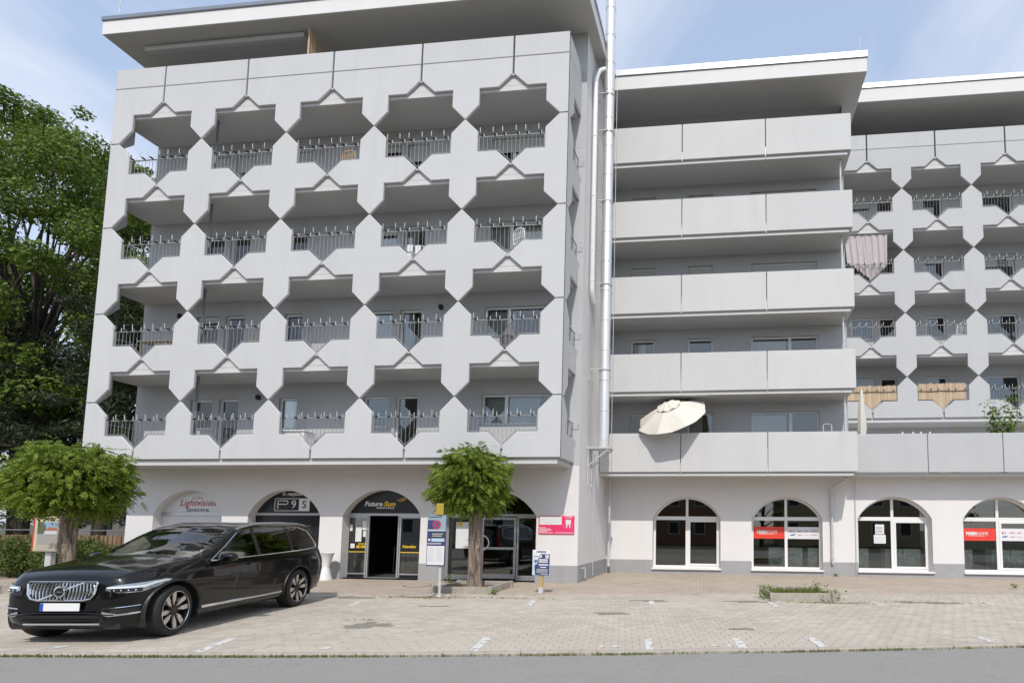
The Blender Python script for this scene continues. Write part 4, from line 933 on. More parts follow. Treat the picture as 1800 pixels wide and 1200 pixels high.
# ================================================================== SHOP WINDOW STICKERS AND MACHINES
M_STRED = mat('sticker_red', (0.75, 0.055, 0.035), .4); M_STWHITE = mat('sticker_white', (0.74, 0.73, 0.76), .4)
for k, (cx, hw, zs, zt) in enumerate((archB[1], archC[1])):
    y = YBW + .38 - .045
    where = ('first', 'last')[k]
    r_ = thing('window_sticker', f'red sticker with white lettering in the {where} of the two stickered arched windows', 'window sticker', (cx - .6, y, 1.3), group='shop window stickers')
    MB().box(cx - hw + .075, cx - .05, y, y + .006, 1.26, 1.68).build('film', M_STRED, r_)
    text('MAIN', .15, (cx - 1.02, y - .002, 1.50), M_SIGNWHITE, r_, bold=.009, align='LEFT', width=.34); text('HOME', .15, (cx - .66, y - .002, 1.50), M_SIGNWHITE, r_, align='LEFT', width=.36)
    small_lines(r_, cx - .95, cx - .40, 1.41, 1.44, 1, y - .003, M_SIGNWHITE, .014, 0)
    w_ = thing('window_sticker', f'white logo strip in the {where} of the two stickered arched windows', 'window sticker', (cx + .6, y, 1.3), group='shop window stickers')
    MB().box(cx + .05, cx + hw - .075, y, y + .006, 1.26, 1.68).build('film', M_STWHITE, w_)
    MB().lathe([(.03, -.003), (.03, 0)], (cx + .17, y - .001, 1.53), 14, 'Y').build('logo', M_RED, w_); text('LG', .055, (cx + .22, y - .002, 1.53), M_CHAR, w_, align='LEFT')
    text('BOSCH', .06, (cx + .40, y - .002, 1.53), M_SIGNRED, w_, align='LEFT', width=.16); text('AEG', .06, (cx + .65, y - .002, 1.53), M_SIGNRED, w_, align='LEFT', width=.12); text('SIEMENS', .05, (cx + .86, y - .002, 1.53), mat('logo_teal', (0.05, .25, .25), .4), w_, align='LEFT', width=.24)
    e = MB(); e.add([(cx + .24 + .10 * math.cos(t), y - .002, 1.40 + .024 * math.sin(t) + .016 * math.cos(t)) for t in [2 * math.pi * q / 16 for q in range(16)]], [tuple(range(16))]); e.build('logo', M_BLUEMID, w_)
    text('beko', .055, (cx + .42, y - .002, 1.40), M_SIGNRED, w_, align='LEFT', width=.14); text('Liebherr', .05, (cx + .62, y - .002, 1.40), M_SIGNLG, w_, align='LEFT', width=.20); text('CONSTRUCTA', .045, (cx + .87, y - .002, 1.40), M_SIGNRED, w_, align='LEFT', width=.22)
cx = archC[0][0]; y = YBW + .38 - .045
for (nm, x, z, w_, h_) in (('product poster', cx - .42, 1.62, .30, .34), ('price list', cx - .42, 1.28, .40, .30)):
    n_ = thing('window_poster', f'white {nm} stuck on the third arched window of the white-framed row', 'poster', (x, y, z)); MB().box(x - w_ / 2, x + w_ / 2, y, y + .005, z - h_ / 2, z + h_ / 2).build('sheet', M_SIGNWHITE, n_)
    small_lines(n_, x - w_ * .4, x + w_ * .4, z - h_ * .4, z + h_ * .3, 5, y - .003, M_SIGNLG if 'list' in nm else M_CHAR, .012, .5, 4)
M_ENAMEL = mat('white_enamel', (0.72, 0.75, 0.73), .3); M_PORT = glass_mat('porthole_glass', (0.25, 0.28, 0.28))
def washer(x, y, z0, label, plain=False):
    t = thing('washing_machine', label, 'washing machine', (x, y, z0), group='washing machines in the shop windows')
    MB().bbox(x - .295, x + .295, y, y + .55, z0, z0 + .84, .012).build('cabinet', M_ENAMEL, t)
    MB().box(x - .285, x + .285, y - .006, y, z0 + .72, z0 + .825).build('control_panel', M_WHITE, t)
    MB().lathe([(.035, -.02), (.035, 0)], (x + .2, y - .006, z0 + .775), 12, 'Y').build('dial', M_GALV, t)
    MB().tube([(x + .19 * math.cos(q), y - .01, z0 + .40 + .19 * math.sin(q)) for q in [2 * math.pi * k / 24 for k in range(25)]], .022, 8).build('door_ring', M_GALV, t)
    MB().lathe([(.17, -.012), (.10, -.03), (.01, -.035)], (x, y, z0 + .40), 20, 'Y').build('door_glass', M_BLACK if plain else M_GLASS_DARK, t)
    MB().tube([(x - .2, y - .02, z0 + .05), (x - .26, y - .03, z0 + .35), (x - .2, y - .025, z0 + .6), (x + .1, y - .03, z0 + .66), (x + .24, y - .025, z0 + .45), (x + .26, y - .02, z0 + .1)], .011, 6).build('hose', M_RAIL, t)
ZM = 0.10; YM = YBW + .62
for x, l in ((1.72, 'left washing machine of the pair in the first window with stickers'), (2.33, 'right washing machine of the pair in the first window with stickers'), (3.12, 'washing machine at the right edge of the first window with stickers'),
             (4.62, 'lone washing machine at the left of the window with two paper notices'), (5.78, 'left washing machine of the pair beside the notices window mullion'), (6.40, 'right washing machine of the pair in the notices window'),
             (8.12, 'left lone washing machine in the last window with stickers'), (9.35, 'washing machine right of the mullion in the last window'), (9.97, 'rightmost washing machine in the last window')): washer(x, YM, ZM, l)

# ================================================================== BALCONY THINGS
pa = thing('parasol', 'open cream parasol tilted over the lowest balcony of the middle block', 'parasol', (-1.75, 19.35, 3.62))
ax = Vector((-0.24, -0.56, 0.79)).normalized(); ctr = Vector((-2.03, 18.80, 5.76)); e1 = ax.cross(Vector((0, 1, 0))).normalized(); e2 = ax.cross(e1).normalized()
def canopy(rad, drop, seg=8, rings=6, lift=0.0, scallop=.10):
    vs = [ctr + ax * lift]; fs = []
    for k in range(1, rings + 1):
        f = k / rings
        for s in range(seg * 4):
            t = 2 * math.pi * s / (seg * 4); fr = abs(((s / 4.0) % 1) - .5) * 2      # 1 at ribs
            rr = rad * f * (1 - .045 * (1 - fr) * f - scallop * .35 * (1 - fr ** 2) * f * f)
            vs.append(ctr + ax * (lift - drop * (f ** 1.45) - .07 * (1 - fr) * f) + (e1 * math.cos(t + .3) + e2 * math.sin(t + .3)) * rr)
    n = seg * 4
    fs += [(0, 1 + s, 1 + (s + 1) % n) for s in range(n)]
    for k in range(rings - 1):
        for s in range(n): a = 1 + k * n; fs.append((a + s, a + n + s, a + n + (s + 1) % n, a + (s + 1) % n))
    b = MB(); b.add(vs, fs); return b
canopy(1.25, .45).build('canopy', M_FABRIC, pa, angle=16)
canopy(.42, .10, lift=.075, scallop=.02).build('vent_cap', M_FABRIC, pa, angle=16)
MB().tube([ctr, ctr - ax * .75, (-1.74, 19.36, 4.6), (-1.70, 19.45, 3.62)], .02, 8).build('pole', M_RAIL, pa)
for k in range(8):
    t = 2 * math.pi * k / 8 + .3; d = e1 * math.cos(t) + e2 * math.sin(t); MB().tube([ctr - ax * .03, ctr + d * .66 - ax * .19, ctr + d * 1.21 - ax * .47], .008, 5).build('rib', M_RAIL, pa)
MB().lathe([(.25, 0), (.25, .06), (.05, .1), (.04, .3)], (-1.70, 19.45, 3.62), 16).build('base', M_RAIL, pa)
pc = thing('parasol', 'closed cream parasol standing on the terrace right of the middle block', 'parasol', (4.76, 20.8, 3.5))
prof = [(.03, 6.62), (.05, 6.5), (.085, 6.1), (.12, 5.6), (.14, 5.2), (.11, 4.95), (.13, 4.85)]
b = MB(); n = 20; vs = []
for r_, z in prof:
    for s in range(n): t = 2 * math.pi * s / n; q = r_ * (1 + .22 * math.cos(t * 6)); vs.append((4.76 + q * math.cos(t), 20.8 + q * math.sin(t), z))
b.add(vs, [(k * n + s, k * n + (s + 1) % n, (k + 1) * n + (s + 1) % n, (k + 1) * n + s) for k in range(len(prof) - 1) for s in range(n)]); b.build('canopy', M_FABRIC, pc, smooth=True)
MB().tube([(4.76, 20.8, 3.5), (4.76, 20.8, 6.7)], .02, 8).build('pole', M_GALV, pc)
def chair(x, y, z, rz, label, m):
    t = thing('chair', label, 'chair', (x, y, z), rz, group='balcony chairs')
    kw_ = dict(world=False)
    MB().bbox(-.22, .22, -.22, .22, .40, .44, .015).build('seat', m, t, **kw_)
    MB().tube([(-.24, .22, .42), (-.25, .26, .70), (-.23, .30, .96), (-.10, .31, 1.02), (.10, .31, 1.02), (.23, .30, .96), (.25, .26, .70), (.24, .22, .42)], .022, 8).build('back_frame', m, t, **kw_)
    bk = MB()
    for k in range(5): xx = -.16 + .08 * k; bk.tube([(xx, .23, .46), (xx, .30, 1.0)], .012, 5)
    for k in range(3): zz_ = .6 + k * .13; bk.tube([(-.24, .27 + k * .01, zz_), (.24, .27 + k * .01, zz_)], .010, 5)
    bk.build('backrest', m, t, **kw_)
    for s in (-1, 1):
        MB().tube([(s * .24, .24, .66), (s * .29, 0, .66), (s * .27, -.22, .63), (s * .24, -.22, .42)], .018, 6).build('armrest', m, t, **kw_)
        for yy in (-.2, .2): MB().tube([(s * .21, yy, .41), (s * .25, yy * 1.2, 0)], .016, 6).build('leg', m, t, **kw_)
chair(-3.62, 19.75, 4.26 - 0.64, R(-15), 'black chair behind the parapet of the lowest middle balcony', M_RUBBER)
chair(0.12, 19.75, 4.32 + 2 * H - .1, R(8), 'dark wire chair on the third balcony of the middle block', M_RUBBER)
ld = thing('folding_ladder', 'small aluminium step ladder on the lowest middle balcony', 'ladder', (3.34, 19.5, 3.62))
MB().tube([(3.2, 19.45, 3.62), (3.2, 19.6, 5.12), (3.24, 19.6, 5.17), (3.44, 19.6, 5.17), (3.48, 19.6, 5.12), (3.48, 19.45, 3.62)], .018, 6).build('frame', M_GALV, ld)
for k in range(4): MB().bbox(3.2, 3.48, 19.44 + .03 * k, 19.54 + .03 * k, 3.9 + .28 * k, 3.93 + .28 * k, .005).build('step', M_GALV, ld)
# curtain on the right block
cu = thing('balcony_curtain', 'pale lilac curtain hanging in a balcony opening of the right block', 'curtain', (6.05, 24.36, 13.0))
b = MB(); xs_ = np.linspace(5.0, 6.8, 60); vs = []
for z in np.linspace(14.24, 12.25, 12):
    for x in xs_:
        s = (14.24 - z) / 2.0; zz_ = max(z, 12.36 + abs(x - 6.05) * .75 - .1) if z < 12.9 else z
        vs.append((x - .12 * s * (x - 6.3), 24.40 + .05 * math.sin(x * 21) * (.5 + .5 * s) + .02 * math.sin(x * 47 + z * 2), min(z, 14.24) if z > 12.9 else zz_))
b.add(vs, [(k * 60 + i, k * 60 + i + 1, (k + 1) * 60 + i + 1, (k + 1) * 60 + i) for k in range(11) for i in range(59)]); b.build('cloth', M_CURTAIN, cu, smooth=True)
MB().tube([(4.9, 24.42, 14.27), (7.0, 24.42, 14.27)], .018, 6).build('rod', M_GALV, cu)
# reed screens
def reed(name_label, xa, xb, y, zc, zt):
    t = thing('reed_screen', name_label, 'reed screen', ((xa + xb) / 2, y, zc), group='reed screens on the right block')
    m_ = (xa + xb) / 2; n = int((xb - xa) / .035); b = MB(); r = random.Random(int(xa * 10))
    for k in range(n):
        x = xa + (k + .5) * (xb - xa) / n; d = abs(x - m_); zb_ = zc + (BH + .05 if d > .40 else max(.07, BH + .05 - (.40 - d) * .96))
        b.tube([(x, y + r.uniform(-.008, .008), zb_), (x + r.uniform(-.006, .006), y + r.uniform(-.008, .008), zt + r.uniform(-.03, .03))], .017, 5)
    o = b.build('reed_mat', M_BAMBOO, t); tag(o, kind='stuff')
    MB().tube([(xa, y - .02, zc + .80), (xa + .5, y - .03, zc + .78), (m_, y - .025, zc + .80), (xb - .5, y - .03, zc + .78), (xb, y - .02, zc + .80)], .014, 6).build('binding_wire', M_RUBBER, t)
zc = floorsC[3]
reed('reed screen on the railing behind the closed parasol', colC[0] + AW, colC[1] - AW - .03, YC + .03, zc, zc + 1.06)
reed('wide reed screen in the middle balcony opening of the right block', colC[1] + AW + .03, colC[2] - AW - .1, YC + .03, zc, zc + 1.12)
rt = thing('reed_screen', 'reed privacy partition on the roof terrace of the left block', 'reed screen', (-13.1, 15.9, 14.85))
b = MB()
for k in range(30): y = 15.32 + k * .034; b.tube([(-13.05, y, 14.85), (-13.05 + rng.uniform(-.01, .01), y, 17.14 - .006 * k)], .018, 5)
tag(b.build('reed_mat', M_BAMBOO, rt), kind='stuff'); MB().tube([(-13.05, 15.3, 14.85), (-13.05, 15.3, 17.15)], .03, 6).build('post', M_BAMBOO, rt)
# fairy lights on the terrace parapet
for k, x in enumerate((5.78, 6.12, 6.37, 6.66)):
    MB_ = MB(); MB_.lathe([(.01, 4.80), (.03, 4.815), (.034, 4.835), (.02, 4.86)], (x, 19.55, 0), 10)
    o = MB_.build('solar_lamp', M_WHITE); tag(o, ('first', 'second', 'third', 'last')[k] + ' small white ball lamp from the left on the terrace parapet', 'lamp', 'ball lamps on the terrace parapet')
# chairs behind the railings
for (x, y, z, a_, l, m_) in ((-16.9, 15.85, floorsA[3], 160, 'grey chair on the first-floor left balcony of the left block', M_GALV), (-10.9, 15.9, floorsA[3], 200, 'white chair on the first-floor middle balcony of the left block', M_WHITE), (-14.6, 15.8, floorsA[2], 20, 'wooden chair on the second-floor balcony of the left block', M_WOOD), (-16.6, 15.8, floorsA[1], 190, 'dark chair on the third-floor left balcony of the left block', M_RUBBER), (-11.6, 15.8, floorsA[0], 170, 'wooden chair on the top balcony of the left block', M_WOODPOST), (-6.0, 15.8, floorsA[1], 150, 'white chair on the third-floor right balcony of the left block', M_WHITE), (9.9, 25.0, floorsC[2], 180, 'white chair on the second balcony row of the right block', M_WHITE), (11.5, 25.0, floorsC[1], 200, 'dark chair on the third balcony row of the right block', M_RUBBER)): chair(x, y, z + .012, R(a_), l, m_)
bk_ = thing('bucket', 'small bright blue bucket on the second balcony row of the right block', 'bucket', (6.35, 24.6, floorsC[2])); MB().lathe([(.11, .02), (.15, .30), (.155, .31), (.14, .30), (.10, .05)], (6.35, 24.6, floorsC[2]), 16).build('pail', mat('blue_plastic', (.02, .22, .55), .4), bk_)
# balcony clutter on the left block
lp = thing('laundry_rack', 'white laundry on a rack behind the third-floor railing of the left block', 'laundry rack', (-9.0, 15.7, floorsA[1]))
for k in range(5): MB().box(-9.55 + .22 * k, -9.38 + .22 * k, 15.45 + .05 * k, 15.47 + .05 * k, floorsA[1] + .18, floorsA[1] + .66).build('towel', M_WHITEMAT, lp)
MB().tube([(-9.7, 15.5, floorsA[1]), (-9.6, 15.55, floorsA[1] + .68), (-8.4, 15.7, floorsA[1] + .68), (-8.3, 15.7, floorsA[1])], .012, 6).build('frame', M_GALV, lp)
tb = thing('balcony_table', 'dark table on the second-floor left end balcony', 'table', (-17.9, 15.8, floorsA[2]))
MB().bbox(-18.4, -17.35, 15.5, 16.1, floorsA[2] + .70, floorsA[2] + .74, .01).build('top', M_WOOD, tb)
for x in (-18.3, -17.45):
    for y in (15.55, 16.05): MB().box(x - .02, x + .02, y - .02, y + .02, floorsA[2], floorsA[2] + .70).build('leg', M_WOOD, tb)
ps = thing('parasol', 'folded grey parasol lying on the second-floor right balcony', 'parasol', (-6.3, 15.6, floorsA[2]))
MB().lathe([(.02, 0), (.28, .12), (.30, .45), (.12, .75), (.03, .95)], (-6.35, 15.65, floorsA[2] + .05), 10).build('canopy', mat('dark_grey_canvas', (0.12, .12, .125), .8), ps); MB().tube([(-6.35, 15.65, floorsA[2]), (-6.35, 15.65, floorsA[2] + 1.1)], .02, 6).build('pole', M_GALV, ps)
cl = thing('storage_box', 'white storage box behind the first-floor railing of the left block', 'box', (-13.2, 15.9, floorsA[3]))
MB().bbox(-13.75, -12.75, 15.75, 16.2, floorsA[3] + .01, floorsA[3] + .60, .02).build('body', M_WHITE, cl); MB().bbox(-13.78, -12.72, 15.72, 16.22, floorsA[3] + .60, floorsA[3] + .66, .02).build('lid', M_WHITE, cl)

# ================================================================== STREET THINGS
M_LINE = bpy.data.materials.new('worn_white_paint'); M_LINE.use_nodes = True
nt_ = M_LINE.node_tree; b_ = nt_.nodes['Principled BSDF']; b_.inputs['Base Color'].default_value = (.62, .61, .585, 1); b_.inputs['Roughness'].default_value = .8
gg = nt_.nodes.new('ShaderNodeNewGeometry'); nn = nt_.nodes.new('ShaderNodeTexNoise'); nn.inputs['Scale'].default_value = 9; nn.inputs['Detail'].default_value = 6; nt_.links.new(gg.outputs['Position'], nn.inputs['Vector'])
rr_ = nt_.nodes.new('ShaderNodeMapRange'); rr_.inputs['From Min'].default_value = .33; rr_.inputs['From Max'].default_value = .45; nt_.links.new(nn.outputs[0], rr_.inputs[0]); nt_.links.new(rr_.outputs[0], b_.inputs['Alpha'])
MARKS = [[(-6.85, 6.74), (-6.73, 6.76), (-7.07, 7.67), (-7.19, 7.65)], [(-3.42, 7.36), (-3.31, 7.37), (-3.49, 8.28), (-3.62, 8.27)], [(-1.11, 7.76), (-1.01, 7.77), (-1.14, 8.54), (-1.24, 8.53)], [(.14, 8.0), (.27, 8.02), (.16, 8.78), (.04, 8.77)], [(1.26, 8.22), (1.37, 8.24), (1.29, 9.0), (1.17, 8.98)], [(3.80, 9.0), (3.91, 9.02), (3.86, 9.5), (3.75, 9.48)],
         [(-7.72, 10.96), (-7.62, 10.98), (-7.83, 11.65), (-7.94, 11.63)], [(-7.94, 11.66), (-7.43, 11.75), (-7.45, 11.86), (-7.96, 11.77)], [(-4.17, 11.5), (-4.05, 11.52), (-4.25, 12.44), (-4.37, 12.42)], [(-1.68, 12.12), (-1.57, 12.14), (-1.67, 12.8), (-1.78, 12.78)], [(.95, 12.29), (1.07, 12.31), (.97, 13.03), (.85, 13.01)], [(3.26, 12.83), (3.38, 12.85), (3.29, 13.5), (3.17, 13.48)], [(5.75, 13.42), (5.87, 13.45), (5.80, 14.0), (5.68, 13.98)]]
mk = bpy.data.objects.new('road_marking', None); COL.objects.link(mk); tag(mk, kind='structure')
for q in MARKS:
    b = MB(); b.add([(x, y, .0045) for x, y in q], [(0, 1, 2, 3)]); b.build('bay_line', M_LINE, mk)
for (x, y, w_, h_) in ((-8.86, 6.84, .20, .16), (-5.38, 7.26, .14, .16), (-1.76, 7.89, .09, .12), (-1.57, 7.93, .12, .14), (-.21, 8.19, .11, .12), (0.0, 8.2, .08, .14)):
    b = MB(); n = 9; b.add([(x + w_ / 2 * math.cos(t) * rng.uniform(.6, 1.2), y + h_ / 2 * math.sin(t) * rng.uniform(.6, 1.2), .0045) for t in [2 * math.pi * k / n for k in range(n)]], [tuple(range(n))]); b.build('worn_bay_number', M_LINE, mk)
M_IRON = mat('cast_iron', (0.13, 0.115, 0.10), .7, var=.25, vscale=10, bump=.4)
for (x, y, r_, l) in ((-8.45, 14.9, .36, 'round manhole cover on the footpath nearest the shop entrance'), (-7.25, 12.85, .38, 'round manhole cover beside the steel sign post')):
    t = thing('manhole_cover', l, 'manhole cover', (x, y, 0)); MB().lathe([(r_, 0), (r_, .008), (r_ - .03, .010), (r_ - .035, .006)], (x, y, 0), 28).build('rim', M_IRON, t); MB().lathe([(r_ - .036, .0), (r_ - .04, .009), (.01, .011)], (x, y, 0), 28).build('lid', mat('concrete_lid', (.42, .37, .31), .9, var=.15, vscale=9), t)
def planter(cx, cy, w, d, rz, label, boards, tilt=0.0):
    t = thing('tree_planter', label, 'planter', (cx, cy, 0), rz, group='low concrete tree planters')
    k = dict(world=False)
    for nm, q in (('edging_board', (-w / 2, w / 2, -d / 2, -d / 2 + .06)), ('edging_board', (-w / 2, w / 2, d / 2 - .06, d / 2)), ('edging_board', (-w / 2, -w / 2 + .06, -d / 2 + .062, d / 2 - .062)), ('edging_board', (w / 2 - .06, w / 2, -d / 2 + .062, d / 2 - .062))):
        o = MB().bbox(q[0], q[1], q[2], q[3], -.05, .165 + rng.uniform(-.015, .015), .01).build(nm, boards, t, **k)
        o.rotation_euler = (rng.uniform(-tilt, tilt), rng.uniform(-tilt, tilt), rng.uniform(-tilt, tilt))
    for sx in (-1, 1):
        for sy in (-1, 1): MB().bbox(sx * w / 2 - .055, sx * w / 2 + .055, sy * d / 2 - .055, sy * d / 2 + .055, -.04, .185, .012).build('corner_block', M_CONC, t, **k)
    n = 14; V = [(-w / 2 + .06 + (w - .12) * i / n, -d / 2 + .06 + (d - .12) * j / n, .07 + rng.uniform(-.02, .03)) for j in range(n + 1) for i in range(n + 1)]
    b = MB(); b.add(V, [(j * (n + 1) + i, j * (n + 1) + i + 1, (j + 1) * (n + 1) + i + 1, (j + 1) * (n + 1) + i) for j in range(n) for i in range(n)]); b.build('soil', M_SOIL, t, smooth=True, **k)
    return t
planter(-6.48, 14.12, 1.42, 1.42, R(2), 'low concrete tree planter around the middle street tree', M_CONC)
planter(1.60, 14.05, 1.40, 1.45, R(6), 'broken low planter without a tree, overgrown with weeds', M_CONC, .03)
planter(-16.05, 12.3, 1.42, 1.42, R(4), 'low tree planter around the left street tree, behind the black car', M_CONC)
pt = thing('plant_pot', 'white waisted plant pot standing at the left of the open shop door', 'plant pot', (-11.95, 15.95, 0))
MB().lathe([(.20, 0), (.20, .02), (.10, .36), (.095, .40), (.20, .78), (.22, .80), (.20, .80), (.08, .45)], (-11.95, 15.95, 0), 24).build('vase', M_WHITE, pt, angle=40)

# ================================================================== SURROUNDINGS LEFT: wooden fence, house behind
fc = thing('wooden_fence', 'weathered brown board fence behind the hedge at the left', 'fence', (-22.5, 17.2, 0))
M_FENCE = mat('fence_wood', (0.24, 0.15, 0.09), .85, var=.3, vscale=5, bump=.3, stretch=(4, 4, .6))
x = -31.0
while x < -19.55:
    w_ = .13 + rng.uniform(-.01, .01); MB().box(x, x + w_, 17.18 + rng.uniform(-.008, .008), 17.205, 0.02, 1.22 + rng.uniform(-.02, .02)).build('board', M_FENCE, fc); x += w_ + .045
for z in (.35, .95): MB().box(-31, -19.5, 17.21, 17.26, z, z + .09).build('rail', M_FENCE, fc)
MB().tube([(-31, 17.1, 1.38), (-19.4, 17.1, 1.38)], .02, 6).build('top_pipe', M_RAIL, fc)
hs = thing('house', 'sunlit cream house glimpsed behind the fence and trees at the left', 'house', (-33, 34, 0))
M_HOUSE = mat('cream_render', (.62, .52, .44), .9, var=.04)
MB().box(-44, -25, 33, 42, 0, 5.4).build('wall', M_HOUSE, hs); MB().add([(-44.5, 32.5, 5.4), (-24.5, 32.5, 5.4), (-24.5, 42.5, 5.4), (-44.5, 42.5, 5.4), (-44.5, 37.5, 8.6), (-24.5, 37.5, 8.6)], [(0, 1, 5, 4), (2, 3, 4, 5), (1, 2, 5), (3, 0, 4), (0, 3, 2, 1)]).build('roof', mat('clay_tile', (.28, .11, .07), .85, var=.15), hs)
for xx in (-41, -37, -33, -29): MB().box(xx, xx + 1.2, 32.95, 33.0, 1.2, 2.6).build('window', M_BLACK, hs)

# ================================================================== OTHER SIDE OF THE STREET (seen in the glass and the car paint)
def street_house(x0, x1, y, d, h, hr, label, wm, rm):
    t = thing('house', label, 'house', ((x0 + x1) / 2, y - d / 2, 0), group='houses across the street')
    MB().box(x0, x1, y - d, y, -.1, h).build('wall', wm, t)
    ym = y - d / 2
    MB().add([(x0 - .4, y + .4, h), (x1 + .4, y + .4, h), (x1 + .4, y - d - .4, h), (x0 - .4, y - d - .4, h), (x0 - .4, ym, hr), (x1 + .4, ym, hr)], [(0, 1, 5, 4), (2, 3, 4, 5), (1, 2, 5), (3, 0, 4), (0, 3, 2, 1)]).build('roof', rm, t)
    n = int((x1 - x0) / 2.6)
    for fl in range(int(h // 2.8)):
        for k in range(n):
            xc = x0 + (k + .5) * (x1 - x0) / n; w = MB().box(xc - .55, xc + .55, y, y + .03, fl * 2.8 + .9, fl * 2.8 + 2.2).build('window', M_WHITE, t); MB().box(xc - .47, xc + .47, y + .03, y + .035, fl * 2.8 + .98, fl * 2.8 + 2.12).build('pane', M_BLACK, w)
M_ROOFR = mat('red_roof_tiles', (.25, .10, .065), .85, var=.15); M_H1 = mat('house_ochre', (.50, .40, .24), .9); M_H2 = mat('house_white', (.60, .58, .55), .9); M_H3 = mat('house_brick', (.30, .15, .10), .9)
street_house(-30, -16, -15, 9, 5.8, 9.5, 'white gabled house across the street, mirrored in the car', M_H2, M_ROOFR)
street_house(-12, 1, -16, 9, 5.6, 9.2, 'brick house across the street behind the camera', M_H3, M_ROOFR)
street_house(5, 18, -15, 9, 5.8, 9.6, 'ochre house across the street behind the camera', M_H1, M_ROOFR)
# ================================================================== BLACK SUV
def pchip(xk, yk, x):
    xk = np.asarray(xk, float); yk = np.asarray(yk, float)
    if xk[0] > xk[-1]: xk = xk[::-1]; yk = yk[::-1]
    h = np.diff(xk); d = np.diff(yk) / h; m = np.zeros_like(yk)
    for i in range(1, len(xk) - 1):
        if d[i - 1] * d[i] > 0: w1 = 2 * h[i] + h[i - 1]; w2 = h[i] + 2 * h[i - 1]; m[i] = (w1 + w2) / (w1 / d[i - 1] + w2 / d[i])
    m[0] = d[0]; m[-1] = d[-1]
    x = np.clip(x, xk[0], xk[-1]); i = np.clip(np.searchsorted(xk, x) - 1, 0, len(xk) - 2); t = (x - xk[i]) / h[i]
    return (2 * t**3 - 3 * t**2 + 1) * yk[i] + (t**3 - 2 * t**2 + t) * h[i] * m[i] + (-2 * t**3 + 3 * t**2) * yk[i + 1] + (t**3 - t**2) * h[i] * m[i + 1]
def curve(pts): xs = [p[0] for p in pts]; ys = [p[1] for p in pts]; return lambda x: pchip(xs, ys, x)
c_zb = curve([(2.36, .235), (2.0, .215), (0, .23), (-2.0, .26), (-2.4, .34), (-2.58, .42)])
c_yw = curve([(2.36, .48), (2.335, .58), (2.27, .685), (2.12, .80), (1.9, .895), (1.5, .955), (.8, .957), (0, .955), (-1.0, .962), (-1.6, .965), (-2.1, .935), (-2.4, .88), (-2.52, .80), (-2.58, .68)])
c_zw = curve([(2.36, .66), (2.0, .72), (1.5, .78), (-1.5, .80), (-2.58, .74)])
c_zs = curve([(2.36, .79), (2.1, .85), (1.5, .935), (.9, .985), (-1.9, 1.03), (-2.58, .90)])
c_zb2 = curve([(2.36, .855), (2.25, .905), (2.0, .975), (1.5, 1.045), (1.05, 1.085), (.6, 1.10), (-.5, 1.125), (-1.5, 1.16), (-2.2, 1.20), (-2.42, 1.15), (-2.58, .96)])
c_yb = curve([(2.36, .46), (2.3, .59), (2.15, .71), (1.9, .80), (1.5, .865), (1.05, .893), (.5, .908), (-.5, .912), (-1.5, .90), (-2.1, .86), (-2.4, .80), (-2.58, .64)])
c_yr = curve([(2.36, .40), (2.25, .56), (2.0, .68), (1.5, .74), (1.10, .80), (.95, .815), (.6, .775), (.2, .72), (-.1, .69), (-.7, .665), (-1.7, .645), (-2.15, .62), (-2.35, .62), (-2.5, .66), (-2.58, .58)])
c_zr = curve([(2.36, .885), (2.28, .935), (2.15, .975), (2.0, 1.02), (1.5, 1.11), (1.10, 1.165), (.95, 1.195), (.6, 1.325), (.2, 1.54), (-.1, 1.65), (-.7, 1.70), (-1.7, 1.702), (-2.15, 1.675), (-2.32, 1.60), (-2.43, 1.32), (-2.51, 1.10), (-2.58, .97)])
c_zt = curve([(2.36, .895), (2.30, .95), (2.20, 1.0), (2.0, 1.06), (1.5, 1.155), (1.10, 1.21), (.95, 1.255), (.6, 1.395), (.2, 1.60), (-.05, 1.70), (-.6, 1.748), (-1.2, 1.755), (-1.8, 1.742), (-2.2, 1.715), (-2.34, 1.655), (-2.43, 1.36), (-2.51, 1.12), (-2.58, .98)])
GX = np.concatenate([np.linspace(2.36, 2.2, 14), np.linspace(2.2, 1.3, 46)[1:], np.linspace(1.3, .8, 30)[1:], np.linspace(.8, -2.1, 146)[1:], np.linspace(-2.1, -2.58, 34)[1:]])
def section(x):
    zb, yw, zw, zs, zb2, yb, yr, zr, zt = [float(c(np.array([x]))[0]) for c in (c_zb, c_yw, c_zw, c_zs, c_zb2, c_yb, c_yr, c_zr, c_zt)]
    ysh = yw - .012; bul = .035 if -2.2 < x < .9 else .01
    P = [(0, zb), (yw * .55, zb), (yw - .10, zb + .015), (yw - .035, zb + .10), (yw - .012, zb + .26), (yw, zw), (ysh, zs), (yb, zb2), ((yb + yr) / 2 + bul * .4, (zb2 + zr) / 2 + .01), (yr, zr), (yr * .55, zr + (zt - zr) * .72), (0, zt)]
    return P
SUB = 8
def catmull(P):
    P = np.array(P, float); out = []
    Q = np.vstack([2 * P[0] - P[1], P, 2 * P[-1] - P[-2]])
    for i in range(len(P) - 1):
        a, b, c, d = Q[i], Q[i + 1], Q[i + 2], Q[i + 3]
        for s in range(SUB):
            t = s / SUB; tens = .38
            m1 = (c - a) * tens; m2 = (d - b) * tens
            out.append((2 * t**3 - 3 * t**2 + 1) * b + (t**3 - 2 * t**2 + t) * m1 + (-2 * t**3 + 3 * t**2) * c + (t**3 - t**2) * m2)
    out.append(P[-1]); return np.array(out)
SEC = np.array([catmull(section(x)) for x in GX])          # (nx, nj, 2)
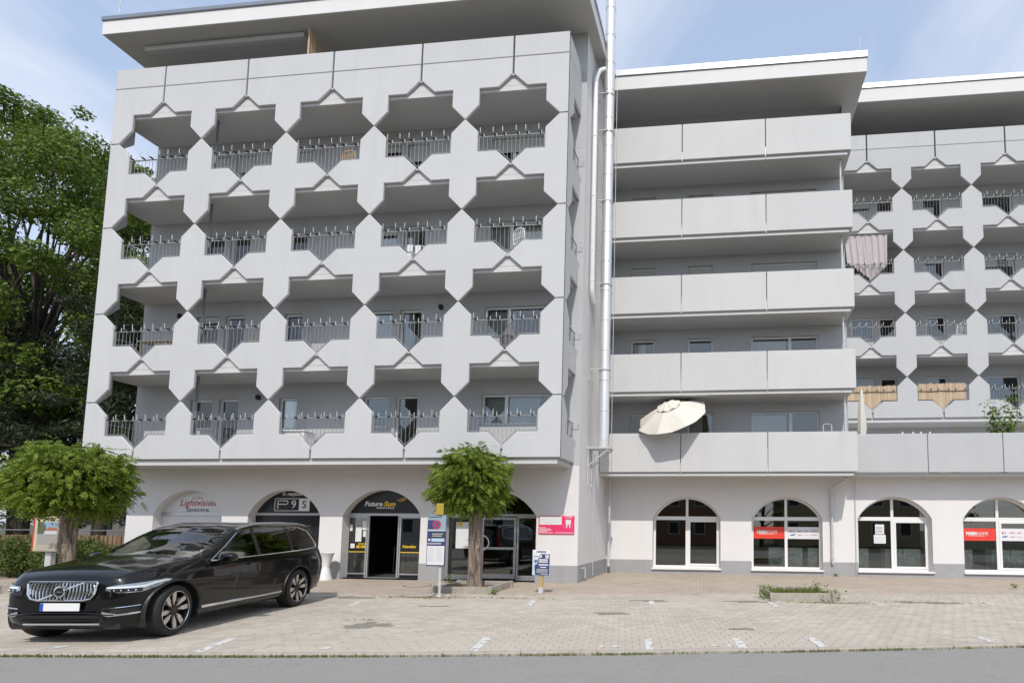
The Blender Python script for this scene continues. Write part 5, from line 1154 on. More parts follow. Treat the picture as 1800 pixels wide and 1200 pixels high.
def nose(x, z):
    w = np.clip((x - 1.75) / .55, 0, 1); w = w * w * (3 - 2 * w)
    dz = np.maximum(0, z - .60); dl = np.maximum(0, .46 - z)
    tail = np.clip((-1.9 - x) / .6, 0, 1)
    w2 = np.clip((x - 1.93) / .43, 0, 1)
    return x - w * (.30 * dz**2 + 1.6 * dl**2) - .17 * w2 * w2
nx, nj = SEC.shape[:2]
def surf_y(x, z):
    f = np.interp(-x, -GX, np.arange(nx)); i = int(min(f, nx - 2)); t = f - i; r = []
    for k in (i, i + 1):
        s = SEC[k, 2 * SUB:10 * SUB]; o = np.argsort(s[:, 1]); r.append(np.interp(z, s[o, 1], s[o, 0]))
    return r[0] * (1 - t) + r[1] * t
M_CARPAINT = mat('black_car_paint', (0.0025, 0.0025, 0.0030), .3, spec=.12, coat=.75)
M_CARTRIM = mat('car_black_plastic', (0.012, 0.012, 0.012), .45); M_CHROME = mat('chrome', (.78, .79, .80), .10, metal=1.0); M_SATIN = mat('satin_silver', (.62, .62, .62), .3, metal=.9)
M_CARGLASS = glass_mat('car_glass', (.80, .85, .83), 1.5); M_TINT = glass_mat('car_tinted_glass', (.10, .11, .11), 1.5)
M_LEATHER = mat('grey_leather', (.30, .285, .26), .6); M_HEAD = mat('headliner_beige', (.46, .45, .41), .9); M_TYRE = mat('tyre_rubber', (0.016, 0.016, 0.016), .75, bump=.3, bscale=60)
M_LAMP = mat('headlamp_lens', (.42, .46, .48), .08, metal=.75); M_DRL = mat('lamp_white', (.80, .82, .84), .25); M_TAIL = mat('tail_lamp_red', (.35, .008, .012), .12, coat=1.0)
car = thing('parked_car', 'black SUV parked at the left with chrome grille and two-tone alloy wheels', 'car', (-9.33, 9.12, 0), math.atan2(-.987, .16), scale=1.0)
car.scale = (1.035, .975, .955)
LOC = dict(world=False)
DLO = [(.80, 1.105), (.42, 1.325), (.05, 1.565), (-.30, 1.642), (-.8, 1.672), (-1.4, 1.672), (-1.80, 1.658), (-2.08, 1.58), (-2.25, 1.285), (-2.17, 1.215), (-1.5, 1.172), (-.5, 1.142), (.2, 1.122)]
def inside(p, poly):
    x, z = p; r = False; j = len(poly) - 1
    for i in range(len(poly)):
        (xi, zi), (xj, zj) = poly[i], poly[j]
        if (zi > z) != (zj > z) and x < (xj - xi) * (z - zi) / (zj - zi) + xi: r = not r
        j = i
    return r
ARCH_R, AX_F, AX_R, WZ = .462, 1.49, -1.49, .39
groups = {'body': [], 'windscreen': [], 'front_side_window': [], 'rear_side_window': [], 'quarter_window': [], 'rear_window': []}
verts = []; vid = {}
def vadd(i, j, s):
    k = (i, j, s if 0 < j < nj - 1 else 1)
    if k not in vid:
        y, z = SEC[i, j]; vid[k] = len(verts); verts.append((float(nose(GX[i], z)), float(y) * s, float(z)))
    return vid[k]
for i in range(nx - 1):
    xm = (GX[i] + GX[i + 1]) / 2
    for j in range(nj - 1):
        ym = (SEC[i, j, 0] + SEC[i, j + 1, 0]) / 2; zm = (SEC[i, j, 1] + SEC[i, j + 1, 1]) / 2
        g_ = 'body'
        if ym > .45 and zm < .95 and any((xm - a)**2 + (zm - WZ)**2 < ARCH_R**2 for a in (AX_F, AX_R)): continue
        if 7 * SUB - 2 <= j < 9 * SUB + 2 and inside((xm, zm), DLO):
            g_ = 'front_side_window' if xm > -.29 else 'body' if xm > -.39 else 'rear_side_window' if xm > -1.27 else 'body' if xm > -1.37 else 'quarter_window'
        elif j >= 9 * SUB + 2 and .02 < xm < 1.04: g_ = 'windscreen'
        elif j >= 9 * SUB + 3 and -2.45 < xm < -2.30: g_ = 'rear_window'
        for s in (1, -1):
            q = [vadd(i, j, s), vadd(i + 1, j, s), vadd(i + 1, j + 1, s), vadd(i, j + 1, s)]
            if len(set(q)) < 3: continue
            q = list(dict.fromkeys(q)); groups[g_].append((q if s > 0 else q[::-1], s))
cap = [vadd(0, j, 1) for j in range(nj)] + [vadd(0, j, -1) for j in range(nj - 2, 0, -1)]
groups['body'].append((cap, 1)); capr = [vadd(nx - 1, j, 1) for j in range(nj)] + [vadd(nx - 1, j, -1) for j in range(nj - 2, 0, -1)]; groups['body'].append((capr[::-1], 1))
def sub_mesh(name, faces, m):
    used = {}; V = []; F = []
    for f in faces:
        r = []
        for v in f:
            if v not in used: used[v] = len(V); V.append(verts[v])
            r.append(used[v])
        F.append(r)
    b = MB(); b.v = V; b.f = [tuple(f) for f in F]
    return b.build(name, m, car, world=False, angle=38)
sub_mesh('body', [f for f, s in groups['body']], M_CARPAINT)
sub_mesh('windscreen', [f for f, s in groups['windscreen']], M_CARGLASS); sub_mesh('rear_window', [f for f, s in groups['rear_window']], M_TINT)
for nm, m in (('front_side_window', M_CARGLASS), ('rear_side_window', M_TINT), ('quarter_window', M_TINT)):
    for s in (1, -1): sub_mesh(nm, [f for f, k in groups[nm] if k == s], m)
# chrome line round the side glass
for s in (1, -1):
    pts = []
    D = DLO + [DLO[0]]
    for (xa, za), (xb, zb) in zip(D, D[1:]):
        for k in range(6): t = k / 6; x = xa + (xb - xa) * t; z = za + (zb - za) * t; pts.append((x, s * (surf_y(x, z) + .004), z))
    pts.append(pts[0]); MB().tube(pts, .011, 6, False).build('window_trim', M_CHROME, car, **LOC)
    for xa in (-.34, -1.32):                                      # gloss black pillars over the glass edge
        b = MB(); P = [(xa - .05, 1.13 + .0), (xa + .05, 1.13), (xa + .05, 1.60), (xa - .05, 1.60)]
        g_ = [[(x_, s * (surf_y(x_, z_) + .003), z_) for x_ in (xa - .05 - (.10 * (z_ - 1.15) if xa < -1 else 0), xa + .05 - (.10 * (z_ - 1.15) if xa < -1 else 0))] for z_ in np.linspace(1.155, 1.640, 8)]
        vs = [p for r in g_ for p in r]; b.add(vs, [(2 * k, 2 * k + 1, 2 * k + 3, 2 * k + 2) for k in range(7)]); b.build('door_pillar', M_CARTRIM, car, **LOC)
    # wheel-arch lips, sill strip
    for a in (AX_F, AX_R):
        pts = []
        for t in np.linspace(-.32, math.pi + .32, 34):
            x = a + ARCH_R * math.cos(t); z = WZ + ARCH_R * math.sin(t)
            if z > .25: pts.append((x, s * (surf_y(x, z) + .004), z))
        MB().tube(pts, .020, 6).build('wheel_arch_trim', M_CARTRIM, car, **LOC)
        b = MB(); n = 24; vs = []
        for yy in (.52, .93):
            for k in range(n + 1): t = -.4 + (math.pi + .8) * k / n; vs.append((a + (ARCH_R + .01) * math.cos(t), s * yy, WZ + (ARCH_R + .01) * math.sin(t)))
        b.add(vs, [(k, k + 1, n + 2 + k, n + 1 + k) for k in range(n)] + [tuple(range(n + 1))]); b.build('wheel_well', M_RUBBER, car, **LOC)
    st = [(x, s * (surf_y(x, z) + .008), z) for x, z in zip(np.linspace(.98, -.98, 24), np.linspace(.365, .385, 24))]
    b = MB(); vs = []
    for (x, y, z) in st: vs += [(x, y, z - .020), (x, y + s * .006, z), (x, y, z + .020)]
    b.add(vs, [(3 * k + q, 3 * k + 3 + q, 3 * k + 4 + q, 3 * k + 1 + q) for k in range(23) for q in range(2)]); b.build('sill_strip', M_CHROME, car, **LOC)
    for x in (-.12, -1.10):
        z = 1.0; y = surf_y(x, z); MB().bbox(x - .11, x + .11, min(s * (y + .004), s * (y + .035)), max(s * (y + .004), s * (y + .035)), z - .016, z + .016, .008).build('door_handle', M_CARPAINT, car, **LOC)
    for xs_ in ([(1.02, .42), (1.0, .60), (.93, .80), (.88, 1.0), (.86, 1.08)], [(-.34, .36), (-.335, .8), (-.33, 1.12)], [(-1.03, .40), (-1.10, .62), (-1.26, .85), (-1.34, 1.0), (-1.33, 1.15)]):
        MB().tube([(x, s * (surf_y(x, z) + .0005), z) for x, z in xs_], .0035, 5).build('door_seam', M_RUBBER, car, **LOC)
    # mirror
    mx = MB(); mx.lathe([(.001, -.12), (.075, -.10), (.095, -.02), (.092, .06), (.06, .10), (.001, .11)], (0, 0, 0), 16, 'Y')
    mo = mx.build('wing_mirror', M_CARPAINT, car, world=False, smooth=True); mo.location = (.60, s * 1.045, 1.155); mo.scale = (.85, 1.1, .85)
    MB().tube([(.62, s * .90, 1.10), (.61, s * .98, 1.11)], .022, 8).build('mirror_arm', M_CARTRIM, car, **LOC)
    MB().tube([(.02, s * .69, 1.62), (-.1, s * .69, 1.655), (-.5, s * .672, 1.738), (-1.2, s * .655, 1.750), (-1.8, s * .642, 1.735), (-2.1, s * .628, 1.70)], .019, 8).build('roof_rail', M_SATIN, car, **LOC)
    # tail lamp up the rear pillar
    b = MB(); vs = []
    for z in np.linspace(.86, 1.50, 14):
        xr = float(np.interp(z, [.86, .98, 1.1, 1.25, 1.5], [-2.55, -2.52, -2.48, -2.44, -2.35])); wd = .16 if z < 1.02 else .045
        for k in range(4): x = xr + wd * (1 - k / 3) - .01; vs.append((x, s * (surf_y(x, z) + .006), z))
    b.add(vs, [(4 * k + q, 4 * k + q + 1, 4 * k + q + 5, 4 * k + q + 4) for k in range(13) for q in range(3)]); b.build('tail_lamp', M_TAIL, car, **LOC)
MB().bbox(-2.46, -2.12, -.58, .58, 1.672, 1.705, .015).build('roof_spoiler', M_CARPAINT, car, **LOC)
MB().bbox(-2.48, -2.38, -.78, .78, .30, .44, .02).build('rear_skid_plate', M_SATIN, car, **LOC)
MB().box(-2.2, 2.1, -.72, .72, .215, .30).build('underbody', M_RUBBER, car, **LOC)
# ---- front end, laid on the nose by arc length s from the centre line
def contour(z):
    pts = [(float(nose(2.36, z)), 0.0)]
    for x in GX[:110]: pts.append((float(nose(x, z)), float(surf_y(x, z))))
    P = np.array(pts); s = np.concatenate([[0], np.cumsum(np.hypot(*np.diff(P, axis=0).T))]); return P, s
_cc = {}
def nosept(s, z, off=.006):
    k = round(z, 3)
    if k not in _cc: _cc[k] = contour(k)
    P, S = _cc[k]; a = abs(s); x = np.interp(a, S, P[:, 0]); y = np.interp(a, S, P[:, 1]); x2 = np.interp(a + .01, S, P[:, 0]); y2 = np.interp(a + .01, S, P[:, 1]); x1 = np.interp(max(a - .01, 0), S, P[:, 0]); y1 = np.interp(max(a - .01, 0), S, P[:, 1])
    n = np.array([(y2 - y1), -(x2 - x1)]); n = n / (np.linalg.norm(n) + 1e-9)
    return (x + n[0] * off, (y + n[1] * off) * (1 if s >= 0 else -1), z)
def nose_patch(name, lo, hi, m, off=.008, ns=24, nz=4, depth=0.0, side=1):
    """lo, hi: lists of (s, z) for the lower and upper border with the same s range"""
    s0, s1 = lo[0][0], lo[-1][0]; ss = np.linspace(s0, s1, ns); vs = []
    for s in ss:
        a = np.interp(s, [p[0] for p in lo], [p[1] for p in lo]); b_ = np.interp(s, [p[0] for p in hi], [p[1] for p in hi])
        for k in range(nz + 1): vs.append(nosept(s * side, round(float(a + (b_ - a) * k / nz), 3), off))
    b = MB(); b.add(vs, [(i * (nz + 1) + k, (i + 1) * (nz + 1) + k, (i + 1) * (nz + 1) + k + 1, i * (nz + 1) + k + 1) for i in range(ns - 1) for k in range(nz)])
    return b.build(name, m, car, world=False, smooth=True)
gp = [(-.455, .865), (-.44, .888), (.44, .888), (.455, .865), (.435, .72), (.39, .655), (.30, .632), (-.30, .632), (-.39, .655), (-.435, .72)]
nose_patch('grille_backing', [(-.45, .74), (-.38, .655), (-.3, .64), (.3, .64), (.38, .655), (.45, .74)], [(-.45, .878), (.45, .878)], M_CARTRIM, .004, 30, 3)
ring = []
for (a, za), (b_, zb) in zip(gp, gp[1:] + gp[:1]):
    for k in range(6): t = k / 6; ring.append(nosept(a + (b_ - a) * t, round(za + (zb - za) * t, 3), .018))
MB().tube(ring + [ring[0]], .013, 6, False).build('grille_frame', M_CHROME, car, **LOC)
for k in range(19):
    s = -.405 + .81 * k / 18; zl = .65 if abs(s) < .32 else .65 + (abs(s) - .32) * .75
    bow = .018 * math.copysign(1, s) * min(1, abs(s) / .1)
    pts = [nosept(s + bow * math.sin(math.pi * q / 6), round(zl + (.875 - zl) * q / 6, 3), .020) for q in range(7)]
    b = MB(); vs = []
    for (x, y, z) in pts: vs += [(x - .012, y - .010, z), (x + .006, y, z), (x - .012, y + .010, z)]
    b.add(vs, [(3 * i + q, 3 * i + 3 + q, 3 * i + 4 + q, 3 * i + 1 + q) for i in range(6) for q in range(2)]); b.build('grille_bar', M_CHROME, car, **LOC)
MB().tube([nosept(-.27, .64, .034), nosept(-.09, .715, .036)], .012, 6).build('grille_diagonal', M_CHROME, car, **LOC); MB().tube([nosept(.09, .80, .036), nosept(.28, .880, .034)], .012, 6).build('grille_diagonal', M_CHROME, car, **LOC)
bx = nosept(0, .755, .045)[0]
MB().lathe([(.075, -.01), (.078, .004), (.06, .008), (.058, -.005)], (bx, 0, .755), 24, 'X', cap=False).build('badge_ring', M_CHROME, car, **LOC); MB().lathe([(.058, -.01), (.058, .005)], (bx, 0, .755), 24, 'X').build('badge_disc', M_BLACK, car, **LOC)
MB().tube([(bx, .055, .805), (bx, .085, .83)], .010, 6).build('badge_arrow', M_CHROME, car, **LOC)
text('VOLVO', .026, (0, 0, 0), M_CHROME, car, name='badge_lettering', world=False, depth=.001).matrix_basis = Matrix.Translation((bx + .008, 0, .755)) @ Matrix.Rotation(R(90), 4, 'Z')
px_ = nosept(0, .54, .02)[0]
pl = MB().bbox(px_ - .012, px_, -.26, .26, .485, .595, .003).build('number_plate', mat('plate_white', (.80, .80, .80), .4), car, **LOC); MB().box(px_, px_ + .002, -.258, -.212, .487, .593).build('plate_blue_band', mat('plate_blue', (.02, .08, .45), .4), car, **LOC)
nose_patch('lower_intake', [(-.56, .33), (.56, .33)], [(-.56, .40), (-.45, .425), (.45, .425), (.56, .40)], M_RUBBER, .006, 30, 3)
for z in (.35, .385): MB().tube([nosept(s, z, .016) for s in np.linspace(-.5, .5, 12)], .006, 5).build('intake_bar', M_CARTRIM, car, **LOC)
MB().tube([nosept(s, .295, .012) for s in np.linspace(-.5, .5, 14)], .016, 6).build('skid_plate', M_SATIN, car, **LOC)
MB().tube([nosept(s, round(.455 - .03 * smooth01((abs(s) - .35) / .3), 3), .008) for s in np.linspace(-.68, .68, 24)], .012, 6).build('bumper_crease', M_CARPAINT, car, **LOC)
for sd in (1, -1):
    nose_patch('headlamp', [(.56, 0.770), (.70, 0.730), (.95, 0.735), (1.10, 0.780), (1.32, 0.870)], [(.56, 0.820), (.75, 0.850), (1.0, 0.875), (1.20, 0.900), (1.32, 0.890)], M_LAMP, .010, 30, 5, side=sd)
    nose_patch('headlamp_eye', [(.62, 0.745), (.95, 0.745)], [(.62, 0.787), (.95, 0.795)], M_BLACK, .014, 14, 2, side=sd)
    nose_patch('daytime_light', [(.58, 0.795), (.98, 0.800), (1.10, 0.840), (1.27, 0.873)], [(.58, 0.815), (.95, 0.830), (1.08, 0.870), (1.27, 0.889)], M_DRL, .017, 26, 2, side=sd)
    for s in (.66, .73, .80, .87): p = nosept(s * sd, .767, .018); MB().lathe([(.010, -.004), (.010, -0.049)], p, 10, 'X').build('lamp_bead', M_DRL, car, **LOC)
    nose_patch('fog_recess', [(.64, .44), (.93, .46)], [(.64, .52), (.93, .54)], M_RUBBER, .006, 16, 2, side=sd)
    nose_patch('fog_blade', [(.55, .425), (.62, .40), (.95, .43)], [(.55, .475), (.64, .455), (.72, .435), (.95, .455)], M_CHROME, .014, 20, 2, side=sd)
    MB().tube([nosept(s * sd, round(float(np.interp(s, [.55, .95], [.515, .545])), 3), .012) for s in np.linspace(.55, .95, 12)], .008, 5).build('fog_trim', M_CHROME, car, **LOC)
# ---- wheels
def make_wheel():
    w = bpy.data.objects.new('wheel', None); COL.objects.link(w); w.parent = car
    k = dict(world=False)
    MB().lathe([(.285, -.125), (.345, -.135), (.378, -.115), (.39, -.07), (.39, .07), (.378, .115), (.345, .135), (.288, .125), (.275, .06), (.275, -.06)], (0, 0, 0), 48, 'Y', cap=False).build('tyre', M_TYRE, w, angle=35, **k)
    MB().lathe([(.288, .125), (.292, .130), (.284, .134), (.276, .118), (.268, .02), (.001, .02)], (0, 0, 0), 48, 'Y', cap=False).build('rim', M_BLACK, w, angle=40, **k)
    MB().tube([(.286 * math.cos(t), .132, .286 * math.sin(t)) for t in np.linspace(0, 2 * math.pi, 49)], .0045, 5, False).build('rim_edge', M_CHROME, w, **k)
    MB().lathe([(.001, .10), (.065, .098), (.075, .07)], (0, 0, 0), 20, 'Y').build('hub_cap', M_BLACK, w, angle=40, **k)
    sp = mat('diamond_cut_alloy', (.66, .60, .52), .38, metal=.5)
    for q in range(8):
        a = 2 * math.pi * q / 8; sk = .028 if q % 2 else -.028
        prof = [(.08, -.006 + sk * .1), (.165, -.040 + sk * .3), (.283, -.036 + sk), (.283, .036 + sk), (.19, .030 + sk * .5)]
        vs = []
        for yy, sc in ((.112, 1.0), (.05, 1.0)):
            for r_, t in prof: vs.append((r_ * math.cos(a) - t * math.sin(a), yy + (r_ - .18) * .06, r_ * math.sin(a) + t * math.cos(a)))
        n = 5; b = MB(); b.add(vs, [tuple(range(n)), tuple(range(2 * n - 1, n - 1, -1))] + [(i, (i + 1) % n, n + (i + 1) % n, n + i) for i in range(n)]); b.build('spoke', sp, w, **k)
        b = MB(); vs = []
        for yy in (.095, .03):
            for r_, t in ((.05, -.03), (.28, -.042 + sk * .9), (.28, .042 + sk * .9), (.05, .03)): vs.append((r_ * math.cos(a) - t * math.sin(a), yy + (r_ - .18) * .06, r_ * math.sin(a) + t * math.cos(a)))
        b.add(vs, [(0, 1, 2, 3), (7, 6, 5, 4)] + [(i, (i + 1) % 4, 4 + (i + 1) % 4, 4 + i) for i in range(4)]); b.build('spoke_body', M_BLACK, w, **k)
    return w
w0 = make_wheel(); w0.location = (AX_F, .825, WZ)
for (x, y, rz) in ((AX_R, .825, 0), (AX_F, -.825, math.pi), (AX_R, -.825, math.pi)):
    c = dup(w0, car); c.location = (x, y, WZ); c.rotation_euler = (0, 0, rz); c.scale = (.923, 1, 1)
w0.rotation_euler = (0, 0, R(4)); w0.scale = (.923, 1, 1)
# ---- inside
MB().bbox(.45, .98, -.80, .80, .80, 1.08, .05).build('dashboard', M_CARTRIM, car, **LOC)
MB().box(-2.2, 1.0, -.85, .85, .32, .36).build('cabin_floor', M_CARTRIM, car, **LOC)
b = MB(); vs = []
for x in np.linspace(-.05, -2.1, 12):
    zr = float(c_zr(np.array([x]))[0]) - .03; yr = float(c_yr(np.array([x]))[0]) - .03
    for y in (-yr, 0, yr): vs.append((x, y, zr + (.03 if y == 0 else 0)))
b.add(vs, [(3 * k + q, 3 * k + 3 + q, 3 * k + 4 + q, 3 * k + 1 + q) for k in range(11) for q in range(2)]); b.build('headliner', M_HEAD, car, **LOC)
for x in (-.05, -1.0):
    for y in (-.40, .40):
        s_ = bpy.data.objects.new('seat', None); COL.objects.link(s_); s_.parent = car; s_.location = (x, y, 0)
        MB().bbox(-.25, .28, -.26, .26, .42, .62, .06).build('seat_cushion', M_LEATHER, s_, **LOC)
        bk = MB().bbox(-.09, .09, -.26, .26, 0, .66, .06).build('seat_back', M_LEATHER, s_, **LOC); bk.location = (-.24, 0, .58); bk.rotation_euler = (0, R(-14), 0)
        hd = MB().bbox(-.06, .06, -.14, .14, 0, .19, .05).build('headrest', M_LEATHER, s_, **LOC); hd.location = (-.43, 0, 1.24)
sw = MB().tube([(0, .185 * math.cos(t), .185 * math.sin(t)) for t in np.linspace(0, 2 * math.pi, 25)], .016, 8, False).build('steering_wheel', M_CARTRIM, car, **LOC); sw.location = (.36, .40, 1.02); sw.rotation_euler = (0, R(-25), 0)
MB().bbox(.34, .37, -.10, .10, 1.44, 1.50, .012).build('rear_view_mirror', M_CARTRIM, car, **LOC)
MB().box(.58, .60, .56, .64, 1.20, 1.28).build('paper_sticker', M_SIGNWHITE, car, **LOC)
# ================================================================== VEGETATION
def leaf_quads(C, Nrm, size, aspect=.5, rs=NR):
    """C (n,3) leaf centres, Nrm (n,3) rough normals -> rhombic leaves with a slight fold"""
    n = len(C); nn = Nrm + rs.normal(0, .55, (n, 3)); nn /= np.linalg.norm(nn, axis=1, keepdims=True) + 1e-9
    t = rs.normal(0, 1, (n, 3)); t -= nn * (t * nn).sum(1, keepdims=True); t /= np.linalg.norm(t, axis=1, keepdims=True) + 1e-9
    b = np.cross(nn, t); s = (size * rs.uniform(.6, 1.25, n))[:, None]
    P = np.stack([C - t * s * .5, C + b * s * aspect * .5 + nn * s * .08, C + t * s * .5, C - b * s * aspect * .5 + nn * s * .08], 1)
    return P.reshape(-1, 3), np.arange(n * 4).reshape(-1, 4)
def lump_crown(lumps, per, size, out=.75, flat=1.0, rs=NR, shell=.55):
    """lumps: (x,y,z,r). Leaves in the outer shell of every lump"""
    C = []; Nn = []
    for (x, y, z, r) in lumps:
        n = int(per * r * r); d = rs.normal(0, 1, (n, 3)); d /= np.linalg.norm(d, axis=1, keepdims=True); rad = r * (shell + (1 - shell) * rs.random(n) ** .6) * rs.uniform(.85, 1.12, n)
        C.append(np.array([x, y, z]) + d * rad[:, None] * np.array([1, 1, flat])); Nn.append(d * out + np.array([0, 0, .45]))
    return np.vstack(C), np.vstack(Nn)
def limb(mb, p0, p1, r0, r1, bend=.15, n=6, seg=8):
    p0 = Vector(p0); p1 = Vector(p1); L = (p1 - p0).length; off = Vector((rng.uniform(-1, 1), rng.uniform(-1, 1), rng.uniform(-.3, .6))) * L * bend
    P = []; Rr = []
    for k in range(n + 1): t = k / n; P.append(p0.lerp(p1, t) + off * math.sin(math.pi * t) * .5); Rr.append(r0 + (r1 - r0) * t)
    mb.tube(P, Rr, seg); return P
M_LEAF_ROB = leaf_mat('robinia_leaf', (.045, .105, .010), (.31, .39, .055), transl=.40)
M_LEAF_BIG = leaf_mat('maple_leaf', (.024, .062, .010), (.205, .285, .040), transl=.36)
M_LEAF_MID = leaf_mat('shade_leaf', (.022, .050, .009), (.075, .135, .018), transl=.3)  # leaf greens kept dark, foliage shade put into the colour
M_NEEDLE = leaf_mat('dark_needle', (.014, .028, .010), (.045, .065, .022), transl=.12)  # dark pine green, deepened further to stand in for shade
M_LEAF_HEDGE = leaf_mat('hedge_leaf', (.04, .075, .012), (.16, .21, .05), transl=.3)
M_LEAF_WEED = leaf_mat('weed_leaf', (.06, .12, .012), (.19, .28, .05), transl=.3)
M_GRASS = leaf_mat('grass_blade', (.07, .11, .015), (.24, .26, .06), transl=.3)
M_DRYMOSS = mat('yellow_moss', (.33, .25, .06), .95, var=.35, vscale=12)

def robinia(x, y, zlo, ztop, rx, label, trunk_r, lean, seed, dz=0.0, off=0.0):
    rs = np.random.default_rng(seed); r_ = random.Random(seed)
    t = thing('street_tree', label, 'tree', (x, y, 0))
    # trunk with bark ridges
    b = MB(); n = 26; rings = 22; vs = []
    zt = zlo + .55
    ph = [r_.uniform(0, 6) for _ in range(4)]
    for k in range(rings + 1):
        f = k / rings; z = -.05 + (zt + .05) * f; rad = trunk_r * (1.0 + .38 * max(0, .14 - f) / .14 * .8 - .12 * f)
        for s in range(n):
            a = 2 * math.pi * s / n; q = rad * (1 + .06 * math.sin(a * 6 + ph[0] + 2.5 * f) + .05 * abs(math.sin(a * 7 + ph[1] - 3 * f)) + .03 * math.sin(a * 3 + ph[2] + 5 * f))
            vs.append((x + lean[0] * f + q * math.cos(a), y + lean[1] * f + q * math.sin(a), z))
    b.add(vs, [(k * n + s, k * n + (s + 1) % n, (k + 1) * n + (s + 1) % n, (k + 1) * n + s) for k in range(rings) for s in range(n)]); b.build('trunk', M_BARK, t, smooth=True)
    tx, ty = x + lean[0], y + lean[1]; zc = (zlo + ztop) / 2 + dz; rz = (ztop - zlo) / 2
    lm = MB()
    for k in range(11):
        a = 2 * math.pi * k / 11 + r_.uniform(-.2, .2); e = r_.uniform(.35, .75)
        limb(lm, (tx, ty, zt - .1), (tx + rx * e * math.cos(a), ty + rx * e * .95 * math.sin(a), zc + rz * r_.uniform(-.1, .6)), .07, .018, .2)
    lm.build('branches', M_BARKDARK, t, smooth=True)
    tx += off
    # compound leaves drooping from clumps spread over the dome
    nc = int(40 * rx * rx) + 20; per_c = int(4300 * rx * rx / nc)
    uc = (np.arange(nc) + .5) / nc; tc_ = np.arange(nc) * 2.39996 + rs.uniform(-.25, .25, nc); cz = 1 - 1.86 * uc; sz = np.sqrt(np.maximum(0, 1 - cz * cz)); Dc = np.stack([sz * np.cos(tc_), sz * np.sin(tc_), cz], 1)
    Rc_ = rs.uniform(.70, 1.0, nc) * (1 + .10 * np.sin(3 * tc_ + seed)); Cc = Dc * Rc_[:, None]
    idx = np.repeat(np.arange(nc), per_c); nl = len(idx)
    D = Cc[idx] + rs.normal(0, .135, (nl, 3)) * np.array([1, 1, .9]); C = np.array([tx, ty, zc]) + D * np.array([rx, rx * .97, rz]) * .93
    core = rs.random(nl) < .10; C[core] = np.array([tx, ty, zc]) + (C[core] - np.array([tx, ty, zc])) * .6
    D = D / (np.linalg.norm(D, axis=1, keepdims=True) + 1e-9)
    dirv = D * np.array([1, 1, .25]) + rs.normal(0, .35, (nl, 3)) + np.array([0, 0, -.22]); dirv /= np.linalg.norm(dirv, axis=1, keepdims=True)
    L = rs.uniform(.11, .22, nl); k = 9; Cs = []; Ns = []; Ts = []
    side = np.cross(dirv, D + rs.normal(0, .3, (nl, 3))); side /= np.linalg.norm(side, axis=1, keepdims=True) + 1e-9
    up = np.cross(side, dirv)
    V = []
    for q in range(k):
        f = (q // 2 + 1) / (k // 2 + 1); sgn = 0 if q == k - 1 else (1 if q % 2 else -1)
        base = C + dirv * (L * f)[:, None] + np.array([0, 0, -1]) * (L * f * f * .35)[:, None]
        ld = side * sgn * .8 + dirv * (.55 if sgn else 1) + np.array([0, 0, -.25]); ld /= np.linalg.norm(ld, axis=1, keepdims=True)
        ll = .058 * rs.uniform(.8, 1.2, nl)[:, None]; wd = np.cross(ld, up); wd /= np.linalg.norm(wd, axis=1, keepdims=True) + 1e-9; wd = wd * .022
        V.append(np.stack([base, base + ld * ll * .5 + wd, base + ld * ll, base + ld * ll * .5 - wd], 1))
    V = np.concatenate(V, 0).reshape(-1, 3); F = np.arange(len(V)).reshape(-1, 4)
    link('crown', np_mesh('crown', V, F), M_LEAF_ROB, t)
    return t
robinia(-6.55, 14.3, 1.80, 3.78, .93, 'small round-headed tree in the middle standing in the planter before the shops', .172, (-.03, 0), 11, 0.0, -.17)
robinia(-16.0, 12.3, 1.62, 3.62, 1.13, 'broad round-headed tree at the left behind the black car', .14, (.06, 0), 23, .0, -.19)

def big_tree(x, y, h, rad, label, m, seed, zbase, per=260, size=.22, nl=26, flat=.62, trunk=.28, zc=None, group='tall trees left of the building', shell=.35):
    rs = np.random.default_rng(seed); r_ = random.Random(seed)
    t = thing('tall_tree', label, 'tree', (x, y, 0), group=group)
    zt = h * .55; tr = MB(); limb(tr, (x, y, -.1), (x + r_.uniform(-.5, .5), y + r_.uniform(-.5, .5), zt), trunk, trunk * .55, .04, 8, 10); tr.build('trunk', M_BARKDARK, t, smooth=True)
    lumps = []; bm_ = MB()
    for k in range(nl):
        f = (k + .5) / nl; a = k * 2.399 + r_.uniform(-.3, .3); zz_ = zbase + (h - zbase) * (.08 + .88 * f); prof = math.sqrt(max(.03, 1 - ((zz_ - (zbase + (h - zbase) * .42)) / ((h - zbase) * .62)) ** 2)); d = rad * prof * r_.uniform(.40, 1.0)
        lr = rad * r_.uniform(.15, .31); px_, py_ = x + d * math.cos(a), y + d * math.sin(a); lumps.append((px_, py_, zz_ - lr * .2, lr))
        limb(bm_, (x + r_.uniform(-.2, .2), y, min(zt, zz_ * .75) * r_.uniform(.7, 1)), (px_, py_, zz_), .075, .02, .22, 5, 6)
    for k in range(nl // 2):                                # stray sprigs breaking the outline
        f = r_.random(); a = r_.uniform(0, 6.28); zz_ = zbase + (h - zbase) * (.15 + .90 * f); prof = math.sqrt(max(.02, 1 - ((zz_ - (zbase + (h - zbase) * .42)) / ((h - zbase) * .66)) ** 2)); d = rad * prof * r_.uniform(.98, 1.14)
        lumps.append((x + d * math.cos(a), y + d * math.sin(a), zz_, rad * r_.uniform(.06, .12)))
        limb(bm_, (x + .6 * d * math.cos(a), y + .6 * d * math.sin(a), zz_ * .93), (x + d * math.cos(a), y + d * math.sin(a), zz_), .03, .008, .15, 4, 5)
    bm_.build('branches', M_BARKDARK, t, smooth=True)
    C, Nn = lump_crown(lumps, per, size, .6, flat, rs, shell); V, F = leaf_quads(C, Nn, size, .62, rs)
    link('crown', np_mesh('crown', V, F), m, t); return t
